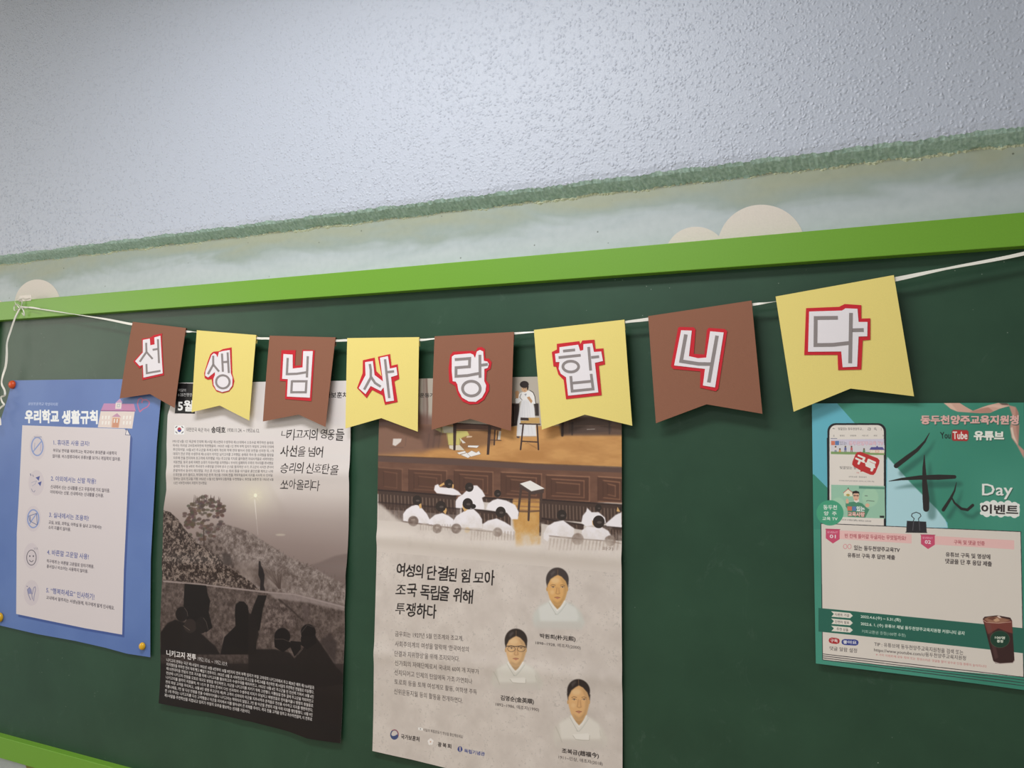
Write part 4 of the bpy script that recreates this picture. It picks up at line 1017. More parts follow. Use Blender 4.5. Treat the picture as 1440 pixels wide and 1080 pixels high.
p2, _ = sheet_poster('battle_poster', dict(
    left=[(251.5, 538.5), (244, 566), (238.5, 584), (235.5, 625), (235.5, 675.5), (236, 690), (232.6, 715), (229.7, 777), (229, 855), (227.5, 899), (225.8, 988)],
    right=[(494.5, 535.5), (494, 598), (492.5, 699), (491, 738), (487.5, 835), (486, 853), (485.4, 899), (483.5, 977), (480.5, 1044)],
    top=[(251.5, 538.5), (370, 537), (494.5, 535.5)], bottom=[(225.8, 988), (298, 1001.5), (356, 1014), (407, 1027.8), (434, 1037.5), (480.5, 1044)]),
    -0.004, d_battle, 1700, (200, 190, 186), 'tall grey war-history poster with a foggy hill scene and fold creases', None, draw_battle, rough=0.42, spec=0.2, gain=1.18, nx=90, nz=130)


# ------------------------------------------------------------------ poster 3: women's movement poster with the stage painting
def portrait(a, K, robe_hi, robe_lo, glasses=False, hair=(62, 50, 46), skin=(206, 156, 98), bow=False):
    """Bust in crop coordinates: hair parted in the middle, calm face, pale V-necked jacket fading into the paper."""
    S = [(95, 585), (180, 500), (285, 455), (370, 560), (455, 455), (560, 500), (640, 580), (690, 700), (650, 780), (120, 770), (80, 680)]
    a.poly(K(S), robe_lo, 0.75, 5); a.poly(K([(150, 530), (285, 460), (372, 570), (460, 460), (590, 540), (620, 640), (600, 690), (170, 690)]), robe_hi, 0.8, 3)
    a.poly(K([(120, 690), (650, 700), (640, 820), (110, 810)]), (190, 178, 170), 0.45, 5)
    a.poly(K([(290, 430), (300, 480), (370, 560), (440, 480), (450, 420)]), tuple(v * 0.84 for v in skin), 1, 0.5)
    a.ell(*K([(370, 205)])[0], 131 / 8.2, 140 / 8.2, hair, 1, 0.5)
    a.poly(K([(240, 230), (250, 290), (262, 330), (490, 330), (500, 240)]), hair, 1, 0.5)
    for x in (250, 486): a.ell(*K([(x, 315)])[0], 10 / 8.2, 26 / 8.2, tuple(v * 0.9 for v in skin))
    f = [(254, 270), (290, 200), (340, 165), (375, 148), (420, 170), (465, 220), (488, 280), (482, 350), (455, 440), (415, 492), (370, 508), (330, 492), (282, 430), (258, 350)]
    a.poly(K(f), skin, 1, 0.5)
    a.poly(K([(400, 170), (465, 220), (488, 280), (482, 350), (455, 440), (415, 492), (400, 470), (440, 380), (445, 280)]), tuple(v * 0.86 for v in skin), 0.7, 2)
    a.poly(K([(300, 430), (370, 470), (440, 430), (415, 492), (370, 508), (330, 492)]), tuple(v * 0.82 for v in skin), 0.6, 1.6)
    a.ell(*K([(345, 215)])[0], 50 / 8.2, 34 / 8.2, (226, 190, 140), 0.6, 3); a.ell(*K([(310, 350)])[0], 26 / 8.2, 26 / 8.2, (224, 182, 128), 0.6, 2)
    dk = (88, 62, 44)
    a.line(K([(290, 272), (318, 262), (350, 270)]), 0.9, (120, 84, 56), 0.8); a.line(K([(402, 270), (430, 264), (458, 276)]), 0.9, (120, 84, 56), 0.8)
    for x in (320, 430): a.ell(*K([(x, 291)])[0], 20 / 8.2, 7 / 8.2, (216, 190, 160), 0.8, 0.3); a.ell(*K([(x, 291)])[0], 8 / 8.2, 7 / 8.2, dk, 0.95); a.line(K([(x - 24, 288), (x, 281), (x + 24, 290)]), 0.7, dk, 0.8)
    a.line(K([(366, 290), (360, 340), (352, 364), (372, 372), (396, 368), (400, 355)]), 0.8, (150, 100, 62), 0.75, 0.4); a.poly(K([(392, 290), (400, 350), (385, 368), (380, 300)]), (168, 118, 74), 0.5, 1)
    a.line(K([(335, 412), (370, 406), (405, 414)]), 0.9, (136, 78, 56), 0.9); a.poly(K([(342, 414), (370, 411), (400, 416), (372, 432)]), (178, 112, 84), 0.9, 0.3)
    a.line(K([(375, 85), (374, 150)]), 0.8, (120, 92, 66), 0.8)
    a.poly(K([(290, 130), (330, 100), (350, 110), (300, 170)]), (104, 94, 92), 0.5, 2)
    # collar and ribbon
    a.line(K([(285, 455), (330, 520), (370, 562)]), 2.2, (222, 216, 208), 0.9, 0.4); a.line(K([(455, 455), (410, 530), (370, 562)]), 2.2, (224, 218, 210), 0.9, 0.4)
    a.line(K([(270, 470), (330, 570), (356, 612)]), 0.6, (150, 146, 132), 0.6, 0.3); a.line(K([(478, 480), (420, 560), (372, 610), (340, 604)]), 0.7, (150, 152, 142), 0.6, 0.4)
    if bow:
        a.poly(K([(300, 640), (470, 630), (486, 650), (484, 700), (320, 690)]), (222, 215, 206), 0.9, 0.6); a.line(K([(300, 650), (330, 690), (400, 700), (484, 702), (488, 650)]), 0.6, (150, 142, 128), 0.7)
        a.line(K([(110, 560), (150, 640), (180, 720)]), 0.6, (150, 142, 126), 0.6, 0.4); a.line(K([(600, 600), (612, 660)]), 0.6, (160, 152, 136), 0.6, 0.4)
    if glasses:
        for x in (318, 432): a.ell(*K([(x, 300)])[0], 46 / 8.2, 34 / 8.2, (70, 56, 50), 0.95, 0, 0, 0.55)
        a.line(K([(256, 270), (310, 266), (372, 272), (430, 266), (486, 280)]), 1.1, (60, 48, 44), 0.95)
        a.line(K([(290, 460), (372, 470)]), 0.4, (150, 110, 80), 0.5)


def sitter(a, K, hx, hy, hr, body, face=None, col=(226, 219, 222), fade=1.0, hair=(52, 42, 38)):
    a.poly(K(body), col, fade, 0.4)
    if face: a.poly(K(face), (206, 160, 96), fade)
    a.ell(*K([(hx, hy)])[0], hr / 8 * 0.92, hr / 8, hair, fade, 0.3)
    a.ell(*K([(hx + 8, hy + 6)])[0], hr / 22, hr / 40, (120, 108, 102), 0.5 * fade, 0.3)


def draw_stage(a):
    G = crop(510, 520, 3.789); H = crop(525, 590, 8.0); I = crop(525, 660, 8.0); J = crop(700, 660, 8.0); L = crop(700, 520, 7.717); T = crop(530, 780, 8.0)
    W = crop(510, 780, 3.6); N = crop(525, 960, 8.23)
    paper = (200, 187, 177)
    nb = a.noise(60, 5, 21, rough=0.6); nf = a.noise(7, 3, 22, rough=0.8); n2 = a.noise(30, 4, 23, ax=3.0)
    full = np.ones((a.h, a.w), np.float32)
    a.paint((full, 0, 0), a.tex((192, 179, 171), (210, 198, 190), nb, 0.3, 0.7)); a.paint((full, 0, 0), a.tex((176, 164, 156), (214, 202, 194), nf, 0.25, 0.75), 0.25)
    # back wall and window light at the top
    a.poly([(520, 520), (890, 520), (890, 600), (520, 606)], (176, 166, 152), 1, 1)
    a.poly([(530, 525), (600, 525), (604, 610), (528, 612)], (150, 132, 122), 1, 2)
    a.line(G([(318, 50), (316, 200), (322, 300)]), 4.0, (196, 186, 172), 0.8, 1.5); a.line(G([(345, 50), (350, 200), (345, 320)]), 2.6, (122, 98, 86), 0.9, 1.2); a.line(G([(298, 60), (300, 300)]), 2.4, (110, 84, 74), 0.9, 1.0)
    a.text('여성운동가', [(578, 553), (612, 553), (612, 559), (578, 559)], (60, 54, 52), 0.02)
    # floor of the stage
    fl = G([(80, 300), (300, 290), (780, 300), (1000, 300), (1400, 290), (1400, 520), (900, 505), (80, 470)])
    a.poly(fl, a.tex((176, 122, 62), (196, 142, 78), n2), 1, 1.5)
    a.poly(G([(80, 250), (300, 230), (420, 260), (420, 400), (330, 440), (80, 460)]), (116, 84, 74), 0.85, 9)
    a.poly(G([(300, 300), (480, 300), (480, 420), (330, 420)]), (98, 70, 60), 0.7, 6)
    a.poly(G([(1040, 250), (1400, 250), (1400, 350), (1060, 350)]), (86, 66, 58), 0.9, 3)
    a.poly(G([(480, 320), (700, 320), (700, 400), (500, 430)]), (112, 78, 54), 0.55, 5)
    # dark furniture at the back right
    a.poly(G([(1100, 262), (1330, 265), (1330, 330), (1100, 340)]), (80, 62, 54), 0.9, 1); a.line(G([(1120, 300), (1330, 296)]), 1.0, (110, 86, 72), 0.8, 0.6)
    a.line(G([(1068, 280), (1066, 350)]), 3.4, (50, 38, 35), 0.95, 0.5); a.line(G([(1120, 280), (1118, 345)]), 2.4, (62, 48, 44), 0.9, 0.5); a.line(G([(1318, 280), (1318, 340)]), 2, (62, 48, 44), 0.9, 0.5)
    a.line(G([(1196, 318), (1240, 316)]), 0.8, (170, 160, 150), 0.8, 0.3)
    # chair lost in haze, a paper on it
    a.poly(H([(235, 215), (330, 215), (320, 250), (260, 298), (228, 285)]), (214, 206, 200), 0.9, 1.2); a.line(H([(380, 200), (370, 300)]), 1, (96, 74, 66), 0.5, 1); a.line(H([(210, 310), (350, 315)]), 1.2, (92, 70, 62), 0.5, 1)
    for x in (640, 700, 760): a.line(H([(x, 160), (x - 20, 310)]), 2, (84, 64, 56), 0.5, 1.6)
    # seated man at the desk: trousers, shoes; desk
    a.poly(H([(700, 110), (800, 80), (900, 85), (900, 150), (780, 150)]), (168, 158, 104), 1, 0.5); a.poly(H([(780, 70), (905, 80), (905, 160), (800, 150)]), (186, 178, 160), 0.9, 0.5)
    a.poly(H([(830, 150), (905, 150), (910, 290), (850, 285)]), (188, 176, 96), 1, 0.4); a.poly(H([(940, 120), (1060, 130), (1085, 175), (1000, 205), (975, 290), (935, 285)]), (190, 178, 98), 1, 0.4)
    a.poly(H([(975, 205), (1045, 262), (1010, 268)]), (206, 198, 188)); a.poly(H([(1060, 180), (1118, 186), (1110, 200), (1050, 205)]), (198, 170, 140))
    a.poly(H([(858, 290), (910, 290), (912, 345), (860, 325)]), (204, 192, 172)); a.poly(H([(930, 290), (980, 285), (1035, 345), (930, 345)]), (204, 190, 168))
    a.line(H([(840, 160), (850, 285), (860, 325), (912, 345)]), 0.5, (110, 84, 54), 0.8); a.line(H([(975, 210), (978, 285), (1035, 345)]), 0.5, (110, 84, 54), 0.8)
    a.line(H([(775, 80), (772, 170)]), 1.4, (110, 92, 84), 0.8, 0.4)
    dk = (66, 48, 42)
    a.poly(H([(900, 40), (1320, 60), (1440, 90), (1440, 125), (1310, 110), (1300, 120), (940, 110), (900, 60)]), (96, 66, 54), 1, 0.6); a.line(H([(905, 42), (1320, 62), (1440, 92)]), 1.5, dk)
    a.poly(H([(905, 50), (942, 50), (930, 345), (905, 345)]), dk); a.poly(H([(1295, 70), (1330, 75), (1305, 395), (1278, 395)]), dk); a.line(H([(940, 122), (1300, 128)]), 1.0, dk, 0.8)
    a.line(H([(1370, 120), (1362, 282)]), 2.2, dk, 0.9); a.line(H([(1320, 230), (1440, 235)]), 1.2, dk, 0.8); a.poly(H([(1415, 130), (1440, 130), (1430, 225), (1400, 225)]), (188, 182, 172)); a.line(H([(1402, 130), (1395, 230)]), 1.2, dk)
    for q in ([(1070, 290), (1195, 292), (1170, 318), (1065, 310)], [(945, 372), (1035, 352), (1050, 372), (970, 392)], [(985, 395), (1060, 372), (1100, 410), (1070, 432)], [(1060, 380), (1110, 348), (1160, 372), (1190, 352), (1212, 388), (1100, 418)]):
        a.poly(H(q), (224, 219, 214)); a.line(H(q + q[:1]), 0.35, (90, 80, 76), 0.7)
    # the speaking woman, chairs behind her, stool in front
    a.poly(L([(130, 365), (235, 365), (235, 600), (130, 620)]), (52, 42, 40), 1, 0.8); a.poly(L([(395, 365), (445, 365), (450, 500), (405, 500)]), (52, 42, 40), 1, 0.8)
    for x in (160, 185, 410): a.line(L([(x, 390), (x + 2, 580 if x < 300 else 480)]), 0.7, (112, 100, 92), 0.6)
    a.line(L([(130, 370), (230, 372)]), 0.8, (90, 74, 66)); wh = (224, 220, 216)
    a.poly(L([(262, 320), (370, 310), (400, 420), (425, 720), (205, 720), (215, 560), (240, 420)]), (214, 211, 212), 1, 0.4)
    for x in (250, 290, 340, 380): a.line(L([(300 + (x - 300) * 0.4, 340), (x, 700)]), 0.6, (184, 182, 186), 0.6, 0.6)
    a.poly(L([(245, 250), (300, 235), (345, 225), (395, 260), (412, 370), (375, 370), (360, 320), (262, 330), (225, 365), (195, 365), (190, 320), (215, 290)]), wh, 1, 0.3)
    a.line(L([(345, 222), (385, 245), (405, 290), (415, 370)]), 0.9, (60, 54, 54)); a.line(L([(258, 260), (240, 300), (268, 330)]), 0.6, (80, 72, 70)); a.line(L([(192, 365), (188, 320), (212, 295)]), 0.5, (80, 72, 70)); a.line(L([(290, 270), (312, 262), (300, 285)]), 0.6, (90, 90, 110))
    a.ell(*L([(293, 208)])[0], 34 / 7.7, 36 / 7.7, (200, 158, 118)); a.ell(*L([(290, 160)])[0], 48 / 7.7, 38 / 7.7, (48, 38, 36), 1, 0.3); a.poly(L([(318, 170), (338, 180), (330, 220), (318, 215)]), (48, 38, 36))
    a.ell(*L([(284, 205)])[0], 0.5, 0.4, (60, 40, 36)); a.ell(*L([(304, 202)])[0], 0.5, 0.4, (60, 40, 36)); a.line(L([(288, 226), (302, 224)]), 0.6, (150, 80, 60))
    a.poly(L([(190, 240), (215, 225), (232, 240), (225, 310), (196, 310)]), (188, 140, 96)); a.poly(L([(318, 300), (345, 290), (380, 340), (365, 365), (330, 320)]), (186, 140, 98))
    a.poly(L([(250, 518), (345, 522), (340, 552), (248, 548)]), (60, 48, 44)); a.poly(L([(335, 520), (455, 520), (458, 582), (250, 580), (250, 552), (340, 552)]), (188, 148, 84)); a.line(L([(245, 586), (460, 592)]), 1.8, dk)
    a.line(L([(278, 595), (250, 865)]), 2.2, dk); a.line(L([(430, 598), (445, 865)]), 2.2, dk); a.line(L([(262, 775), (440, 785)]), 1.7, dk); a.line(L([(300, 800), (330, 795), (430, 855)]), 0.8, (110, 80, 50), 0.6, 0.6)
    a.poly(L([(205, 720), (240, 722), (238, 742), (210, 740)]), (90, 76, 72)); a.line(L([(280, 725), (420, 722)]), 0.6, (150, 148, 156), 0.8)
    # front edge of the stage and its panelling
    a.poly(G([(80, 458), (500, 475), (900, 502), (1400, 525), (1400, 700), (1000, 720), (500, 690), (80, 660)]), a.tex((98, 66, 52), (116, 80, 62), n2), 1, 0.8)
    a.poly(G([(80, 460), (500, 478), (900, 502), (1400, 522), (1400, 548), (900, 530), (500, 508), (80, 488)]), (92, 70, 62), 1, 0.8)
    a.line(G([(80, 458), (500, 474), (900, 500), (1400, 520)]), 1.2, (74, 54, 46), 0.9, 0.4)
    for i, (x0, x1, y0, y1) in enumerate([(90, 215, 520, 640), (250, 450, 528, 655), (490, 695, 535, 668), (738, 955, 545, 680), (980, 1210, 560, 690), (1255, 1400, 568, 700)]):
        sk = 10; al = 0.35 + 0.13 * i
        a.poly(G([(x0, y0), (x1, y0 + sk), (x1, y1 + sk), (x0, y1)]), (86, 57, 45), 0.9, 1.2)
        for m_, c_ in ((0, (158, 112, 84)), (28, (146, 100, 74)), (52, (136, 94, 70))):
            if x1 - x0 - 2 * m_ < 30: continue
            xa, xb, ya, yb = x0 + m_, x1 - m_, y0 + m_ * 0.75, y1 - m_ * 0.7
            a.line(G([(xa, ya), (xb, ya + sk)]), 1.5, c_, min(1, al), 0.7); a.line(G([(xb, ya + sk), (xb, yb + sk)]), 1.3, c_, al * 0.8, 0.7)
            a.line(G([(xa, yb), (xb, yb + sk)]), 1.3, c_, al * 0.8, 0.6); a.line(G([(xa, ya), (xa, yb)]), 1.2, (70, 46, 38), 0.6, 0.7)
    # the glimpse of ochre aisle
    a.poly(G([(800, 690), (950, 690), (950, 930), (820, 940), (800, 780)]), a.tex((186, 132, 58), (204, 158, 90), nb), 1, 3)
    for y in (700, 725, 745): a.line(G([(800, y), (950, y + 6)]), 1.8, (146, 100, 66), 0.8, 0.7)
    # backs of benches with slats
    def bench(x0, y0, x1, y1, h, n, al=1.0, gap=(150, 124, 106)):
        a.poly(G([(x0, y0), (x1, y1), (x1, y1 + h), (x0, y0 + h)]), (72, 54, 47), al, 0.8)
        for i in range(n):
            f = (i + 0.5) / n; x = x0 + (x1 - x0) * f; y = y0 + (y1 - y0) * f
            a.line(G([(x, y + h * 0.22), (x + 2, y + h * 0.9)]), 1.0, gap, 0.75 * al, 0.4)
        a.line(G([(x0, y0), (x1, y1)]), 2.0, (50, 37, 34), al, 0.4)
    bench(90, 640, 500, 672, 100, 22); bench(90, 705, 520, 740, 95, 18, 0.7)
    bench(530, 735, 790, 768, 70, 12); bench(640, 680, 800, 690, 24, 4); bench(950, 690, 1390, 720, 105, 24); bench(950, 790, 1180, 825, 28, 3); bench(1280, 830, 1390, 842, 70, 7)
    a.line(G([(950, 690), (948, 880)]), 2.4, (58, 43, 38), 0.9, 0.4)
    # stool with papers
    a.poly(J([(245, 165), (385, 245), (525, 215), (520, 265), (385, 280), (250, 200)]), (76, 60, 54)); a.poly(J([(250, 160), (370, 125), (532, 215), (382, 245)]), (222, 217, 212)); a.line(J([(250, 162), (382, 248), (530, 218)]), 0.8, (100, 86, 80))
    for q in ([(265, 215), (228, 520)], [(362, 270), (350, 570)], [(495, 270), (485, 560)]): a.line(J(q), 3.6, (76, 58, 50), 1, 0.3, 2.8)
    a.line(J([(240, 470), (350, 475), (485, 465)]), 2.0, (84, 62, 52), 0.8, 0.4); a.line(J([(260, 340), (480, 360)]), 1.2, (120, 86, 62), 0.6, 0.5)
    # audience, all in white
    sitter(a, I, 855, 160, 50, [(690, 230), (700, 180), (735, 165), (755, 200), (830, 205), (900, 212), (960, 245), (1000, 290), (900, 290), (720, 268)], [(745, 180), (800, 145), (808, 170), (760, 195)])
    a.poly(I([(895, 165), (910, 170), (908, 212), (892, 210)]), (206, 160, 96))
    sitter(a, I, 1083, 200, 52, [(930, 430), (930, 360), (960, 310), (1010, 280), (1040, 250), (1130, 180), (1170, 180), (1230, 240), (1262, 300), (1225, 320), (1250, 400), (1250, 450), (1100, 440)])
    sitter(a, I, 1400, 270, 42, [(1270, 450), (1290, 390), (1340, 350), (1400, 330), (1500, 350), (1600, 400), (1640, 480), (1630, 560), (1560, 560), (1500, 480), (1400, 470)])
    sitter(a, I, 500, 345, 55, [(345, 580), (345, 500), (380, 450), (440, 410), (500, 395), (560, 440), (610, 500), (645, 570), (640, 610), (500, 605)], [(520, 395), (548, 380), (552, 430), (530, 440)])
    sitter(a, I, 765, 415, 62, [(625, 620), (640, 560), (700, 510), (780, 490), (850, 520), (905, 560), (910, 640), (760, 640)], [(790, 470), (825, 430), (832, 460), (818, 505)])
    sitter(a, I, 1065, 385, 62, [(905, 640), (900, 580), (940, 520), (990, 490), (1060, 450), (1130, 445), (1190, 500), (1225, 560), (1230, 660), (1050, 655)], [(1005, 390), (1040, 410), (1080, 440), (1030, 475), (1010, 440)])
    a.ell(*I([(1125, 415)])[0], 4.0, 3.4, (48, 40, 38))
    sitter(a, I, 1435, 480, 62, [(1230, 670), (1240, 610), (1290, 575), (1390, 550), (1480, 590), (1560, 640), (1600, 700), (1590, 740), (1400, 700)])
    for (x, y, r) in ((458, 580, 58), (725, 665, 52), (937, 665, 56), (1400, 705, 52)): a.ell(*I([(x, y)])[0], r / 8, r / 8, (104, 84, 74), 0.9, 0.8); a.ell(*I([(x, y - 14)])[0], 3, 1.2, (170, 152, 140), 0.7, 0.8)
    a.ell(*I([(1058, 682)])[0], 3.8, 4.0, (204, 168, 112), 0.9, 0.6)
    a.line(I([(340, 585), (640, 625), (900, 660), (1340, 700)]), 1.6, (92, 70, 60), 0.7, 0.5)
    for x in range(1110, 1600, 34): a.line(I([(x, 700), (x - 3, 790)]), 1.8, (124, 100, 84), 0.55, 1)
    for x in range(540, 900, 30): a.line(I([(x, 620), (x, 680)]), 1.2, (140, 118, 104), 0.5, 1)
    sitter(a, J, 725, 512, 60, [(520, 780), (520, 720), (560, 640), (640, 590), (740, 570), (820, 630), (865, 660), (860, 760), (590, 745), (570, 810)])
    sitter(a, J, 1135, 430, 40, [(945, 600), (960, 520), (1000, 470), (1010, 430), (1060, 480), (1140, 480), (1210, 540), (1220, 600), (1000, 640)])
    sitter(a, J, 1400, 440, 30, [(1215, 610), (1260, 570), (1330, 510), (1395, 480), (1395, 650), (1230, 635)], [(1340, 470), (1350, 420), (1380, 475)])
    sitter(a, J, 1140, 588, 72, [(945, 750), (955, 680), (1010, 640), (1090, 650), (1190, 655), (1250, 690), (1275, 740), (1220, 760), (1200, 800), (980, 780)], [(1065, 570), (1090, 590), (1100, 640), (1070, 620)])
    for (x, y, r) in ((905, 780, 66), (1270, 800, 60)): a.ell(*J([(x, y)])[0], r / 8, r / 8, (116, 94, 82), 0.75, 1.0)
    a.line(J([(585, 745), (860, 775), (1210, 800), (1390, 830)]), 1.3, (92, 70, 60), 0.7, 0.5)
    for x in range(600, 1400, 40): a.line(J([(x, 780 + (x - 600) * 0.04), (x - 14, 900)]), 2.0, (134, 110, 94), 0.5, 1)
    # paint fades out into the paper below
    m = np.zeros((a.h, a.w), np.float32)
    zz = lambda y: float(hits([(700, y)], a.plane)[0, 1])
    nn = a.noise(26, 4, 31, rough=0.65)
    y_top, y_bot = zz(733), zz(778)
    k = np.clip((y_top - a.ycoord()[:, None]) / (y_top - y_bot) + (nn - 0.5) * 1.1, 0, 1)
    z0 = zz(700); k *= (a.ycoord()[:, None] < z0)
    xx = np.arange(a.w) / a.w
    a.c[:] = a.c * (1 - k[..., None]) + np.array((202, 190, 180), np.float32) * k[..., None]
    # left edge of the painting fades earlier
    a.poly(G([(60, 700), (110, 720), (180, 790), (260, 830), (300, 880), (60, 900)]), (204, 192, 183), 0.85, 5)
    lo = a.ycoord()[:, None] < zz(790); al = np.where(lo, 0.55, 0.0)[..., None].astype(np.float32)
    base = a.tex((182, 169, 161), (208, 196, 188), nb, 0.25, 0.75)(0, 0, a.w, a.h); a.c = a.c * (1 - al) + base * al
    spk = (nf > 0.68) & (nb > 0.5) & lo; a.c[spk] *= 0.93
    a.text('화가', quad(J, 1180, 865, 1310, 905, 10), (120, 100, 90), 0, 0.8)
    # ---- portraits
    portrait(a, crop(740, 790, 8.31), (208, 206, 200), (192, 194, 186), hair=(66, 56, 54), skin=(212, 160, 92))
    portrait(a, lambda p, K=crop(680, 870, 7.71): K([(x * 0.93 + 14, y * 0.93 + 42) for x, y in p]), (212, 206, 196), (196, 190, 178), True, (52, 42, 38), (210, 166, 114), True)
    portrait(a, lambda p, K=crop(760, 940, 7.72): K([(x * 0.97 + 60 + (y - 300) * 0.01, y * 1.08 + 16) for x, y in p]), (216, 208, 198), (202, 194, 182), False, (48, 38, 36), (214, 164, 106), True)
    # ---- writing
    ink = (36, 30, 29)
    words = [('여', 232, 92, 322, 240), ('성', 332, 104, 432, 250), ('의', 442, 106, 526, 264), ('단', 570, 122, 674, 276), ('결', 690, 130, 802, 294), ('된', 806, 146, 900, 296), ('힘', 948, 160, 1052, 314), ('모', 1092, 200, 1206, 308), ('아', 1214, 176, 1326, 348),
             ('조', 224, 336, 334, 440), ('국', 346, 326, 452, 476), ('독', 496, 340, 600, 500), ('립', 610, 346, 704, 504), ('을', 708, 350, 816, 520), ('위', 862, 370, 956, 530), ('해', 966, 396, 1080, 552),
             ('투', 220, 540, 322, 672), ('쟁', 336, 544, 440, 692), ('하', 452, 548, 562, 712), ('다', 572, 560, 672, 720)]
    for i, (t, x0, y0, x1, y1) in enumerate(words):
        a.text(t, [T([(x0 + 8, y0)])[0], T([(x1 + 6, y0 + 2)])[0], T([(x1 - 6, y1)])[0], T([(x0 - 6, y1 - 4)])[0]], ink, 0.012, 1, 0, 0.035, i)
    body = (74, 65, 62)
    rows = [('근우회는 1927년 5월 민족계와 종교계,', 168, 384, 510, 428, 26), ('사회주의계의 여성을 망라해 ‘한국여성의', 168, 434, 538, 478, 30), ('단결과 지위향상’을 위해 조직되었다.', 168, 482, 494, 524, 30),
            ('신간회의 자매단체로서 국내외 60여 개 지부가', 168, 530, 592, 572, 46), ('설치되었고 일제의 탄압에도 각종 강연회나', 164, 578, 556, 618, 48), ('토론회 등을 통해 여성계몽 활동, 여학생 주도', 164, 626, 580, 664, 54), ('시위운동지원 등의 활동을 전개하였다.', 162, 674, 508, 712, 50)]
    for t, x0, y0, x1, y1, dy in rows: a.text(t, [W([(x0, y0)])[0], W([(x1, y0 + dy)])[0], W([(x1, y0 + dy + 27)])[0], W([(x0, y0 + 29)])[0]], body, 0.002, 1, tiny=True)
    nm = (46, 39, 38); sm = (68, 60, 58)
    for (t, s, X, Y, x0, x1, y0, dy, u0, u1, v0, dv) in (
            ('박원희(朴元熙)', '1898~1928, 애족장(2000)', 740, 790, 168, 580, 830, 40, 116, 640, 918, 58),
            ('김명순(金英順)', '1892~1986, 애족장(1990)', 680, 870, 192, 552, 822, 42, 138, 608, 900, 58),
            ('조복금(趙福今)', '1911~미상, 애족장(2018)', 760, 940, 238, 634, 855, 58, 202, 676, 930, 76)):
        q = crop(X, Y, 8.31 if X == 740 else 7.715)
        a.text(t, q([(x0, y0), (x1, y0 + dy), (x1, y0 + dy + 62), (x0, y0 + 62)]), nm, 0.016); a.text(s, q([(u0, v0), (u1, v0 + dv), (u1, v0 + dv + 50), (u0, v0 + 46)]), sm, 0.004, tiny=True)
    a.text('이달의 독립운동가 영상을 확인해보세요', N([(585, 522), (1040, 600), (1040, 640), (585, 556)]), sm, 0.004, tiny=True)
    a.poly(N([(525, 512), (578, 520), (578, 548), (525, 540)]), (228, 222, 218)); a.poly(N([(545, 520), (560, 530), (545, 538)]), (90, 84, 84))
    c = N([(255, 592)])[0]; a.ell(c[0], c[1], 5.9, 7.1, (66, 78, 116)); a.ell(c[0], c[1], 4.3, 5.6, (196, 184, 176)); a.poly(N([(212, 590), (235, 610), (262, 605), (285, 590), (296, 600), (285, 640), (250, 650), (218, 625)]), (58, 72, 116), 1, 0.3)
    a.line(N([(225, 545), (255, 536), (285, 550), (300, 580), (300, 610)]), 0.9, (170, 90, 92)); a.ell(*N([(240, 585)])[0], 2.4, 2.4, (200, 188, 180))
    a.text('국가보훈처', N([(330, 585), (540, 620), (538, 676), (330, 640)]), nm, 0.016)
    c = N([(668, 678)])[0]
    for k in range(5): an = math.radians(-90 + 72 * k); a.ell(c[0] + 2.2 * math.cos(an), c[1] + 2.6 * math.sin(an), 2.0, 2.3, (226, 218, 212), 1, 0.3)
    a.ell(c[0], c[1], 1.0, 1.1, (190, 140, 110), 0.8, 0.3)
    for i, t in enumerate('광복회'): a.text(t, N([(752 + i * 56, 680 + i * 10), (794 + i * 56, 688 + i * 10), (794 + i * 56, 740 + i * 9), (752 + i * 56, 732 + i * 9)]), nm, 0.02)
    b = (64, 72, 132); c = N([(1008, 762)])[0]; a.poly(N([(978, 770), (1000, 730), (1004, 795)]), b); a.poly(N([(1040, 770), (1016, 730), (1014, 795)]), b); a.ell(c[0], c[1], 3.4, 3.9, b, 1, 0, 0, 0.8)
    a.text('독립기념관', N([(1058, 758), (1298, 796), (1296, 840), (1058, 802)]), b, 0.022)


def d_stage(u, t):
    z = 0.0015 + 0.0030 * crease(t, 0.435, 0.018) + 0.0024 * crease(t, 0.745 - 0.03 * u, 0.02) + 0.0018 * crease(u + (t - 0.5) * 0.15, 0.62, 0.03) * crease(t, 0.62, 0.12)
    z += 0.0012 * (1 + math.sin(u * 8 + t * 3)) + 0.003 * max(0, u * 10 - 9) * (1 + math.sin(t * 14)) * 0.5 + 0.003 * max(0, 1 - u * 12) * (1 + math.sin(t * 11)) * 0.5
    return z + 0.003 * max(0, t * 10 - 9) * (1 + math.sin(u * 12)) * 0.5


p3, _ = sheet_poster('stage_poster', dict(
    left=[(537, 533.5), (535, 599), (533, 678), (531, 789), (530, 850), (525.3, 1055)], right=[(876, 528), (875.5, 594), (875, 789), (876, 1080), (877, 1137)],
    top=[(537, 533.5), (720, 530.4), (876, 528)], bottom=[(525.3, 1055), (580, 1067), (630, 1080), (877, 1137)]),
    -0.004, d_stage, 1650, (200, 187, 177), 'tall beige poster with a painted stage meeting and three small portraits', None, draw_stage, rough=0.42, gain=1.2, nx=80, nz=120)


